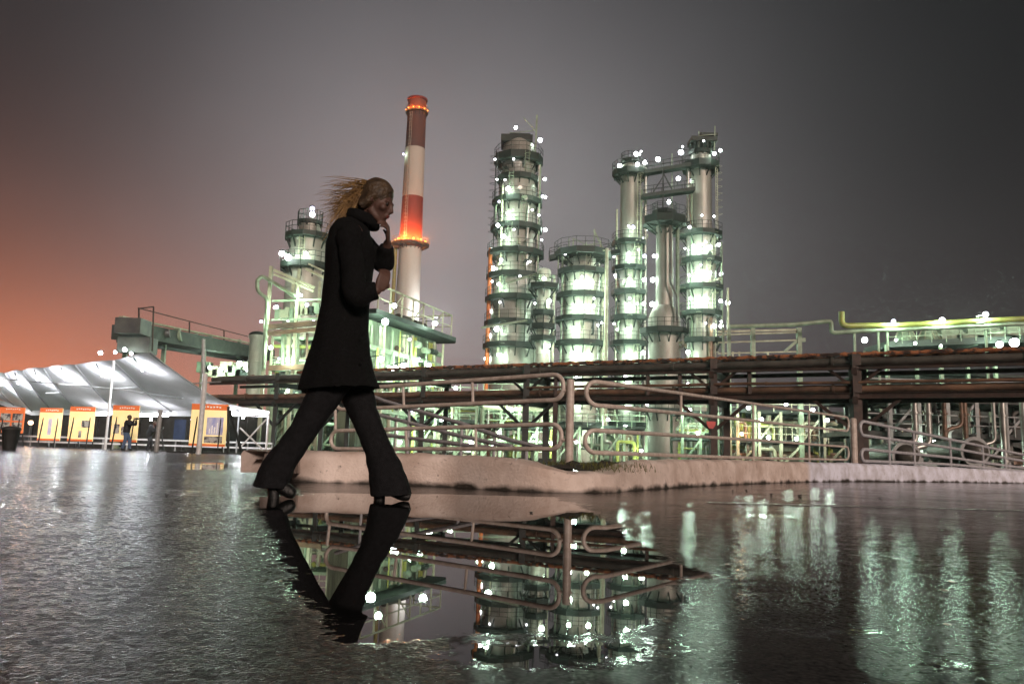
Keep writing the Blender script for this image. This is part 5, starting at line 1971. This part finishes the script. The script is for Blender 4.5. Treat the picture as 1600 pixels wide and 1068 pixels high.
# blue board, low barrier, wall behind
p = at(281, 672, 52)
t = empty('blue_board', (p.x, 52, 0), 'dim blue notice board standing behind the tent', 'board')
MB().box((p.x, 52, p.z), (.75, .08, 1.4)).build('panel', 'blue', t)
for s_ in (-.4, .4):
    MB().bar((p.x + s_, 52.02, 0), (p.x + s_, 52.02, p.z + .7), .07).build('leg', 'dark', t)
b = MB()
p = at(281, 672, 51.9)
t = empty('low_barrier', (at(330, 700, 47).x, 47, 0), 'low pale barrier of two rails behind the posters', 'barrier')
xa, xb = at(-30, 700, 47).x, at(424, 700, 47).x
for z in (.32, .62):
    MB().box(((xa + xb) / 2, 47, z), (xb - xa, .05, .09)).build('rail', 'white_pole', t)
for k in range(13):
    MB().box((xa + (xb - xa) * k / 12, 47.06, .33), (.07, .07, .66)).build('post', 'grey_pole', t)
xa, xb = at(-80, 660, 64).x, at(420, 660, 64).x
t = empty('boundary_wall', ((xa + xb) / 2, 64, 0), 'dark sheet boundary wall behind the tent and posters', 'wall')
MB().box(((xa + xb) / 2, 64, 1.6), (xb - xa, .25, 3.2)).build('panel', 'dark', t)
for k in range(16):
    MB().box((xa + (xb - xa) * k / 15, 63.8, 1.65), (.16, .14, 3.3)).build('post', 'dark', t)
p = at(48, 660, 58)
t = empty('far_lamp_post', (p.x, 58, 0), 'far orange street lamp glimpsed between the two leftmost posters', 'street lamp')
MB().tube([(p.x, 58, 0), (p.x, 58, p.z + .3)], .07, 8).build('pole', 'dark', t)
lamp(t, p, 160, .16, 'o', 'bulb_warm', arm=p + up(.4))


# ================================================================ people
def remeshed(mb, vox, smooth_it=4):
    me = bpy.data.meshes.new('tmp_body')
    me.from_pydata(mb.v, [], mb.f)
    o = bpy.data.objects.new('tmp_body', me)
    col.objects.link(o)
    r = o.modifiers.new('r', 'REMESH')
    r.mode = 'VOXEL'
    r.voxel_size = vox
    s = o.modifiers.new('s', 'SMOOTH')
    s.iterations = smooth_it
    s.factor = 0.5
    dg = bpy.context.evaluated_depsgraph_get()
    dg.update()
    ev = o.evaluated_get(dg)
    out = bpy.data.meshes.new_from_object(ev)
    b = MB()
    b.v = [tuple(v.co) for v in out.vertices]
    b.f = [tuple(p.vertices) for p in out.polygons]
    bpy.data.objects.remove(o)
    bpy.data.meshes.remove(me)
    bpy.data.meshes.remove(out)
    return b


def loft(rings, n=28, cap=True):
    """rings: (centre, axis u vector, axis v vector)"""
    b = MB()
    vs = []
    for c, u, v, f in rings:
        for k in range(n):
            a = 2 * math.pi * k / n
            w = 1 + f * (0.5 * math.sin(a * 5 + 1.3) + 0.35 * math.sin(a * 9 + .4))
            vs.append(Vector(c) + Vector(u) * math.cos(a) * w + Vector(v) * math.sin(a) * w)
    fs = [(i * n + k, i * n + (k + 1) % n, (i + 1) * n + (k + 1) % n, (i + 1) * n + k) for i in range(len(rings) - 1) for k in range(n)]
    if cap:
        fs += [tuple(range(n))[::-1], tuple((len(rings) - 1) * n + k for k in range(n))]
    return b.add(vs, fs)


def smooth_path(P, n=6):
    """Catmull-Rom through (Vector, radius)"""
    out = []
    for i in range(len(P) - 1):
        p0, p1, p2, p3 = P[max(0, i - 1)], P[i], P[i + 1], P[min(len(P) - 1, i + 2)]
        for k in range(n):
            t = k / n
            f = lambda a, b, c, d: 0.5 * ((2 * b) + (c - a) * t + (2 * a - 5 * b + 4 * c - d) * t * t + (3 * b - a - 3 * c + d) * t ** 3)
            out.append((f(p0[0], p1[0], p2[0], p3[0]), f(p0[1], p1[1], p2[1], p3[1])))
    out.append(P[-1])
    return out


def limb(b, P, n=14, k=5):
    S = smooth_path([(Vector(p), r) for p, r in P], k)
    b.tube([p for p, r in S], [r for p, r in S], n)
    return b


def hand(b, wrist, dirv, palm_n, curl=0.5, sc=1.0):
    """palm with four separate fingers and a thumb, curled towards palm_n"""
    d = Vector(dirv).normalized()
    n = Vector(palm_n)
    n = (n - d * n.dot(d)).normalized()
    s = d.cross(n)
    w = Vector(wrist)
    for k in range(4):
        off = s * ((k - 1.5) * .019 * sc)
        b.tube([w + off * .6, w + d * .045 * sc + off * .95, w + d * .085 * sc + off], [.014 * sc, .0145 * sc, .011 * sc], 8)
        L = (.068, .078, .073, .056)[k] * sc
        p = w + d * .085 * sc + off
        a = 0.25
        pts, rs = [p], [.0098 * sc]
        for j, q in enumerate((.42, .32, .26)):
            a += curl * (.55 + .12 * k)
            p = p + (d * math.cos(a) + n * math.sin(a)) * L * q
            pts.append(p)
            rs.append((.0092, .0084, .0068)[j] * sc)
        b.tube(pts, rs, 8)
        b.ball(pts[-1], rs[-1], 6)
    p = w + d * .02 * sc - s * .022 * sc
    b.tube([p, p + (d * .5 - s * .8 + n * .3).normalized() * .035 * sc, p + (d * .5 - s * .8 + n * .3).normalized() * .035 * sc + (d * .8 - s * .1 + n * .6).normalized() * .03 * sc],
           [.013 * sc, .0105 * sc, .008 * sc], 8)


WY = 4.6
WO = lambda px, py, dy=0.0: at(px, py, WY + dy)
wo = empty('person', (WO(530, 700).x, WY, 0), 'woman in a black coat and flared black trousers striding right, blond hair blown back', 'person')
hc = WO(591, 317, -.02)
fw = Vector((.90, -.24, -.36)).normalized()
sd = fw.cross(Vector((0, 0, 1))).normalized()
uh = sd.cross(fw).normalized()
HD = lambda f, s_, u: hc + fw * f + sd * s_ + uh * u
b = MB()
b.ball(HD(-.018, 0, .028), .093, 12, (1, .86, 1))
b.ball(HD(.022, 0, -.012), .072, 12, (1, .85, 1))
limb(b, [(HD(.035, 0, -.02), .058), (HD(.045, 0, -.06), .045), (HD(.062, 0, -.092), .026)])
limb(b, [(HD(-.01, .045, -.05), .026), (HD(.03, .032, -.082), .020), (HD(.062, 0, -.098), .018)])
limb(b, [(HD(-.01, -.045, -.05), .026), (HD(.03, -.032, -.082), .020), (HD(.062, 0, -.098), .018)])
b.tube([HD(.083, 0, .018), HD(.096, 0, -.004), HD(.108, 0, -.024), HD(.092, 0, -.036)], [.007, .010, .013, .011], 8)
b.ball(HD(.096, .009, -.031), .007, 6).ball(HD(.096, -.009, -.031), .007, 6)
b.ball(HD(.086, 0, -.056), .014, 8, (1, 1.5, .7)).ball(HD(.084, 0, -.068), .013, 8, (1, 1.3, .7))
for s_ in (-1, 1):
    b.ball(HD(.073, .033 * s_, .020), .014, 8, (1, 1.4, .6))       # brow
    b.ball(HD(.060, .040 * s_, -.020), .024, 8)                      # cheek
    b.tube([HD(-.002, .074 * s_, .012), HD(-.006, .084 * s_, 0), HD(-.004, .080 * s_, -.022)], [.010, .013, .008], 8)
neck0, neck1 = WO(566, 352, 0), HD(-.025, 0, -.07)
limb(b, [(WO(552, 385, 0), .085), (neck0, .055), (neck1, .050), (HD(-.02, 0, -.02), .05)])
# trunk
limb(b, [(WO(548, 372, 0), .11), (WO(545, 410, 0), .125), (WO(541, 455, 0), .105), (WO(537, 505, 0), .10), (WO(533, 560, 0), .125), (WO(533, 590, 0), .11)])
for s_ in (-1, 1):
    limb(b, [(WO(552, 366, 0), .08), (WO(549, 366, .15 * s_), .062)])
# arms: near arm bent with the hand lifted before the chest, far arm with the hand at the collar
nS, nE, nW = WO(545, 372, -.17), WO(556, 462, -.22), WO(593, 452, -.20)
fS, fE, fW = WO(555, 370, .16), WO(600, 412, .14), WO(606, 378, .03)
limb(b, [(nS, .052), (nS.lerp(nE, .5), .046), (nE, .038), (nE.lerp(nW, .4), .038), (nW, .025)])
limb(b, [(fS, .052), (fS.lerp(fE, .5), .044), (fE, .038), (fE.lerp(fW, .4), .034), (fW, .025)])
hand(b, nW, (.30, .1, 1.0), (-.6, .8, 0), .5)
hand(b, fW, (.05, -.5, .8), (-.8, 0, -.2), .6)
# legs (rear leg trails to the left, front leg reaches right)
limb(b, [(WO(530, 578, -.06), .07), (WO(498, 630, -.09), .05), (WO(467, 683, -.10), .045), (WO(453, 705, -.10), .04), (WO(436, 735, -.10), .048), (WO(429, 757, -.10), .035)])
limb(b, [(WO(540, 578, .06), .07), (WO(563, 630, .08), .05), (WO(582, 683, .06), .045), (WO(591, 705, .05), .04), (WO(599, 740, .04), .046), (WO(603, 766, .02), .034)])
body = remeshed(b, .0065, 3)
body.build('body', 'skin', wo, smooth=True)
bodym = [o for o in wo.children if o.name.startswith('body')][0]
for s_ in (-1, 1):
    MB().ball(HD(.074, .032 * s_, .004), .0115, 10).build('eye', 'eye', wo, smooth=True)
MB().ball(HD(.094, 0, -.056), .011, 8, (1, 1.7, .45)).ball(HD(.092, 0, -.066), .010, 8, (1, 1.5, .5)).build('lips', 'lip', wo, smooth=True)


def px_ring(cx, cy, hw, hd, tilt=0.0, f=0.0, dy=0.0):
    c = WO(cx, cy, dy)
    return (c, Vector((math.cos(tilt) * hw / 272.0, 0, math.sin(tilt) * hw / 272.0)), Vector((0, hd, 0)), f)


coat = loft([px_ring(564, 341, 15, .065, -.5), px_ring(560, 349, 20, .10, -.45), px_ring(553, 357, 28, .165, -.35), px_ring(549, 370, 35, .195, -.2), px_ring(547, 390, 38, .20, -.1),
             px_ring(546, 415, 38, .195, 0, .02), px_ring(543, 445, 37, .18, 0, .03), px_ring(539, 480, 37, .175, 0, .04), px_ring(535, 515, 40, .185, 0, .05),
             px_ring(531, 550, 45, .20, 0, .06), px_ring(529, 580, 52, .225, .03, .07), px_ring(529, 600, 58, .24, .06, .08), px_ring(530, 611, 62, .25, .08, .08),
             px_ring(530, 608, 58, .235, .08, .08)], 44)
coat = remeshed(coat, .010, 2)
coat.v = [(x + .006 * noise.noise((x * 9, y * 9, z * 6)), y + .012 * noise.noise((x * 8, y * 9, z * 4 + 3)), z) for x, y, z in coat.v]
co = coat.build('coat', 'coat', wo, smooth=True)


def sleeve(P):
    b = MB()
    limb(b, P, 18, 5)
    return b


for P in ([(WO(552, 368, -.13), .075), (nS, .072), (nS.lerp(nE, .5), .066), (nE + Vector((0, 0, -.005)), .064), (nE.lerp(nW, .5), .056), (nE.lerp(nW, .88), .052)],
          [(WO(557, 366, .12), .072), (fS, .070), (fS.lerp(fE, .5), .064), (fE, .060), (fE.lerp(fW, .5), .050), (fE.lerp(fW, .8), .046)]):
    s_ = remeshed(sleeve(P), .010, 2)
    s_.v = [(x + .008 * noise.noise((x * 14, y * 14, z * 16)), y + .008 * noise.noise((x * 15, y * 14, z * 13 + 5)), z) for x, y, z in s_.v]
    s_.build('sleeve', 'coat', co, smooth=True)
# stand collar and scarf bulk round the neck
b = MB()
c0 = WO(567, 346, 0)
P = []
for k in range(17):
    a = 2 * math.pi * k / 16
    P.append(c0 + Vector((.078 * math.cos(a), .082 * math.sin(a), -.012 * math.cos(a) * 2.2)))
b.tube(P[:-1], .026, 10, closed=True)
P2 = [p + Vector((.0, 0, .028)) for p in P]
b.tube(P2[:-1], .020, 10, closed=True)
remeshed(b, .008, 3).build('collar', 'coat', co, smooth=True)
b = MB()
for k in range(5):
    p = WO(574 - k * 2, 395 + k * 42, -.185 if k else -.19)
    b.tube([p, p + Vector((0, -.004, 0))], .009, 10)
b.build('button', 'coat', co)

for nm, P in (('trouser_leg', [(525, 585, .115, -.06), (508, 615, .100, -.085), (490, 645, .086, -.09), (472, 675, .078, -.10), (455, 700, .078, -.10), (440, 720, .086, -.10), (428, 742, .094, -.10), (422, 762, .100, -.10)]),
              ('trouser_leg', [(545, 585, .110, .06), (558, 615, .096, .08), (568, 645, .084, .08), (580, 675, .076, .06), (590, 700, .080, .05), (599, 724, .093, .04), (606, 750, .108, .03), (611, 774, .118, .02)])):
    S = []
    prev = None
    for i, (px, py, r_, dy) in enumerate(P):
        c = WO(px, py, dy)
        nx_ = WO(*[(P[min(i + 1, len(P) - 1)][j] - P[max(0, i - 1)][j]) for j in (0, 1)], 0) if False else None
        q0 = WO(P[max(0, i - 1)][0], P[max(0, i - 1)][1], P[max(0, i - 1)][3])
        q1 = WO(P[min(i + 1, len(P) - 1)][0], P[min(i + 1, len(P) - 1)][1], P[min(i + 1, len(P) - 1)][3])
        t_ = (q1 - q0).normalized()
        u_ = Vector((0, 1, 0)).cross(t_).normalized()
        if i == len(P) - 1:
            u_ = Vector((u_.x, 0, u_.z * .25)).normalized()
        S.append((c, u_ * r_, Vector((0, r_ * .86, 0)), .01 + .05 * i / len(P)))
    lg = remeshed(loft(S, 32), .009, 2)
    lg.v = [(x + .007 * noise.noise((x * 12, y * 12, z * 14)), y + .008 * noise.noise((x * 12, y * 10, z * 12 + 5)), z) for x, y, z in lg.v]
    lg.build(nm, 'denim_black', wo, smooth=True)


def boot(heel, toe, ank, dy):
    b = MB()
    h_, t_, a_ = WO(heel[0], heel[1], dy), WO(toe[0], toe[1], dy), WO(ank[0], ank[1], dy)
    h_.z = max(h_.z, .075)
    zt_ = .030
    limb(b, [(a_, .042), (a_.lerp(h_, .6) + Vector((0.01, 0, 0)), .042), (Vector((h_.x + .02, h_.y, .085)), .040)])
    limb(b, [(Vector((h_.x + .01, h_.y, .082)), .038), (Vector((lerp(h_.x, t_.x, .45), h_.y, .062)), .038), (Vector((lerp(h_.x, t_.x, .78), h_.y, zt_ + .008)), .036), (Vector((t_.x, t_.y, zt_ - .004)), .022)])
    m_ = remeshed(b, .007, 3)
    o = m_.build('boot', 'leather', wo, smooth=True)
    s_ = MB().tube([(h_.x, h_.y, .075), (h_.x + .004, h_.y, 0.0)], [.036, .032], 12)
    s_.build('heel', 'leather', o, smooth=True)


boot((427, 772), (461, 773), (430, 756), -.10)
boot((592, 776), (641, 778), (602, 766), .02)
# hair: cap and wind-blown locks
b = MB()
b.ball(HD(-.030, 0, .045), .100, 14, (1, .92, 1))
b.ball(HD(-.055, 0, .0), .085, 12, (1, .95, 1.05))
b.ball(HD(.012, 0, .078), .050, 10, (1.1, 1.2, .7))
for s_ in (-1, 1):
    limb(b, [(HD(.022, .050 * s_, .080), .020), (HD(.000, .070 * s_, .040), .022), (HD(-.030, .074 * s_, -.02), .026), (HD(-.06, .07 * s_, -.06), .03)])
hcap = remeshed(b, .008, 3)
hcap.v = [(x + .004 * noise.noise((x * 30, y * 90, z * 40)), y + .004 * noise.noise((x * 40, y * 60, z * 60 + 5)), z + .004 * noise.noise((x * 30, y * 90, z * 30 + 9))) for x, y, z in hcap.v]
hr = hcap.build('hair', 'hair_dark', wo, smooth=True)
b = MB()
for k in range(420):
    a = rnd.uniform(-1, 1)
    h_ = rnd.uniform(-.07, .10)
    st_ = HD(-.085 - .02 * (1 - a * a), a * .075, h_)
    g_ = k % 7
    L = (.21, .19, .25, .15, .20, .13, .20)[g_] * rnd.uniform(.7, 1.15)
    lift = (.02, -.02, .05, -.09, .00, -.15, -.05)[g_] + rnd.gauss(0, .028)
    wv = g_ * 1.1 + rnd.uniform(-.3, .3)
    dr_ = (.5, .9, .45, 1.6, 1.0, 2.2, 1.2)[g_] * rnd.uniform(.85, 1.15)
    pts, rs = [], []
    for j in range(10):
        t_ = j / 9
        p = st_ + Vector((-L * t_, (a * .04 + .02 * math.sin(g_ * 2.0)) * t_ + .01 * math.sin(wv + 5 * t_) * t_, lift * t_ - dr_ * .16 * t_ * t_ + .014 * math.sin(wv + t_ * 6) * t_))
        pts.append(p)
        rs.append(.0018 * (1 - t_) ** .6 + .0003)
    b.tube(pts, rs, 4)
b.build('loose_locks', 'hair', hr, smooth=True)


def small_person(label, base, J, vox, mats, extra=None):
    """a distant figure: J gives joints in metres relative to base, x right, y away, z up"""
    t = empty('person', base, label, 'person')
    B_ = Vector(base)
    p = {k: B_ + Vector(v) for k, v in J.items()}
    b = MB()
    b.ball(p['head'], .10, 10, (.9, .95, 1.15))
    b.tube([p['head'] + Vector(J['face']) * .08 - Vector((0, 0, .0)) - (B_ - B_), p['head'] + Vector(J['face']) * .125], [.02, .012], 6)
    limb(b, [(p['chest'], .10), (p['neck'], .06), (p['head'], .055)])
    limb(b, [(p['chest'] + Vector((0, 0, .1)), .13), (p['chest'], .14), (p['waist'], .12), (p['hip'], .13)])
    for s_ in ('a', 'b'):
        limb(b, [(p['chest'] + Vector((0, 0, .12)), .07), (p['sh' + s_], .065), (p['el' + s_], .045), (p['wr' + s_], .028)])
        hand(b, p['wr' + s_], p['wr' + s_] - p['el' + s_], (.3, -.3, -1), .6)
        limb(b, [(p['hip'], .10), (p['kn' + s_], .065), (p['an' + s_], .04)])
        limb(b, [(p['an' + s_] - Vector((0, 0, .03)), .045), (p['an' + s_] + Vector((J['face'][0] * .16, J['face'][1] * .16, -.045)), .035)])
    remeshed(b, vox, 2).build('body', 'skin', t, smooth=True)
    c = MB()
    limb(c, [(p['neck'] - Vector((0, 0, .03)), .08), (p['chest'] + Vector((0, 0, .1)), .17), (p['chest'], .175), (p['waist'], .16), (p['hip'] - Vector((0, 0, .02)), .165)])
    for s_ in ('a', 'b'):
        limb(c, [(p['chest'] + Vector((0, 0, .1)), .09), (p['sh' + s_], .09), (p['el' + s_], .065), (p['el' + s_].lerp(p['wr' + s_], .85), .05)])
    remeshed(c, vox, 2).build('jacket', mats[0], t, smooth=True)
    c = MB()
    for s_ in ('a', 'b'):
        limb(c, [(p['hip'], .14), (p['hip'].lerp(p['kn' + s_], .4), .105), (p['kn' + s_], .082), (p['an' + s_] + Vector((0, 0, .02)), .065)])
    remeshed(c, vox, 2).build('trousers', mats[1], t, smooth=True)
    c = MB()
    for s_ in ('a', 'b'):
        limb(c, [(p['an' + s_] - Vector((0, 0, .02)), .055), (p['an' + s_] + Vector((J['face'][0] * .17, J['face'][1] * .17, -.05)), .042)])
    remeshed(c, vox, 2).build('shoes', 'leather', t, smooth=True)
    c = MB().ball(p['head'] - Vector(J['face']) * .03 + Vector((0, 0, .03)), .105, 10, (1, 1, 1.05))
    c.build('hair', 'hair_dark', t, smooth=True)
    return t, p


g0 = on_plane(196, 704)
pt, pj = small_person('person in dark jacket and blue jeans raising a camera before the posters', (g0.x, g0.y, 0),
                      dict(head=(.06, 0, 1.56), face=(.9, -.1, -.1), neck=(.03, 0, 1.42), chest=(0, 0, 1.22), waist=(-.03, 0, 1.02), hip=(-.04, 0, .88),
                           sha=(.02, -.18, 1.36), ela=(.26, -.22, 1.22), wra=(.32, -.08, 1.46), shb=(.02, .18, 1.36), elb=(.26, .2, 1.24), wrb=(.34, .06, 1.47),
                           kna=(-.02, -.09, .47), ana=(-.12, -.1, .09), knb=(.10, .09, .48), anb=(.14, .1, .09)), .02, ('jacket', 'jeans'))
cp = pj['wra'] + Vector((.06, .08, .06))
t = empty('camera', cp, 'small black camera held up by the person in blue jeans', 'camera')
MB().box(cp, (.07, .15, .10)).build('camera_body', 'leather', t)
MB().tube([cp + Vector((.03, 0, 0)), cp + Vector((.13, 0, 0))], .035, 12).build('camera_lens', 'leather', t)
g0 = on_plane(229, 704)
small_person('person in all dark clothes bending over a tripod, right of the person in jeans', (g0.x, g0.y + .3, 0),
             dict(head=(.20, 0, 1.46), face=(.8, -.2, -.4), neck=(.12, 0, 1.34), chest=(.04, 0, 1.16), waist=(-.04, 0, .98), hip=(-.08, 0, .86),
                  sha=(.08, -.18, 1.28), ela=(.18, -.24, 1.02), wra=(.42, -.12, 1.12), shb=(.08, .18, 1.28), elb=(.2, .22, 1.04), wrb=(.42, .1, 1.14),
                  kna=(.02, -.1, .46), ana=(-.10, -.12, .09), knb=(.04, .1, .46), anb=(.02, .14, .09)), .02, ('jacket', 'jacket'))
tp = Vector((g0.x + .56, g0.y + .3, 0))
t = empty('tripod', tp, 'black camera tripod in front of the dark-clothed person by the posters', 'tripod')
for k in range(3):
    a = R(90 + 120 * k)
    MB().tube([tp + Vector((0, 0, 1.0)), tp + Vector((.42 * math.cos(a), .42 * math.sin(a), 0))], [.03, .018], 6).build('leg', 'dark', t)
MB().tube([tp + up(.95), tp + up(1.15)], .03, 8).box(tp + up(1.22), (.16, .12, .12)).build('head', 'dark', t)

# ================================================================ haze over the whole place
hz = MB().box((0, 130, 44), (640, 340, 92))
hzo = hz.build('haze', 'dark')
hm = bpy.data.materials.new('thin_haze')
hm.use_nodes = True
hm.node_tree.nodes.clear()
ho = hm.node_tree.nodes.new('ShaderNodeOutputMaterial')
hv = hm.node_tree.nodes.new('ShaderNodeVolumePrincipled')
hv.inputs['Color'].default_value = (.8, .82, .85, 1)
hv.inputs['Density'].default_value = HAZE
hv.inputs['Anisotropy'].default_value = 0.75
hm.node_tree.links.new(hv.outputs[0], ho.inputs['Volume'])
hzo.data.materials[0] = hm
tag(hzo, 'thin night haze over the whole plant', None, kind='stuff')
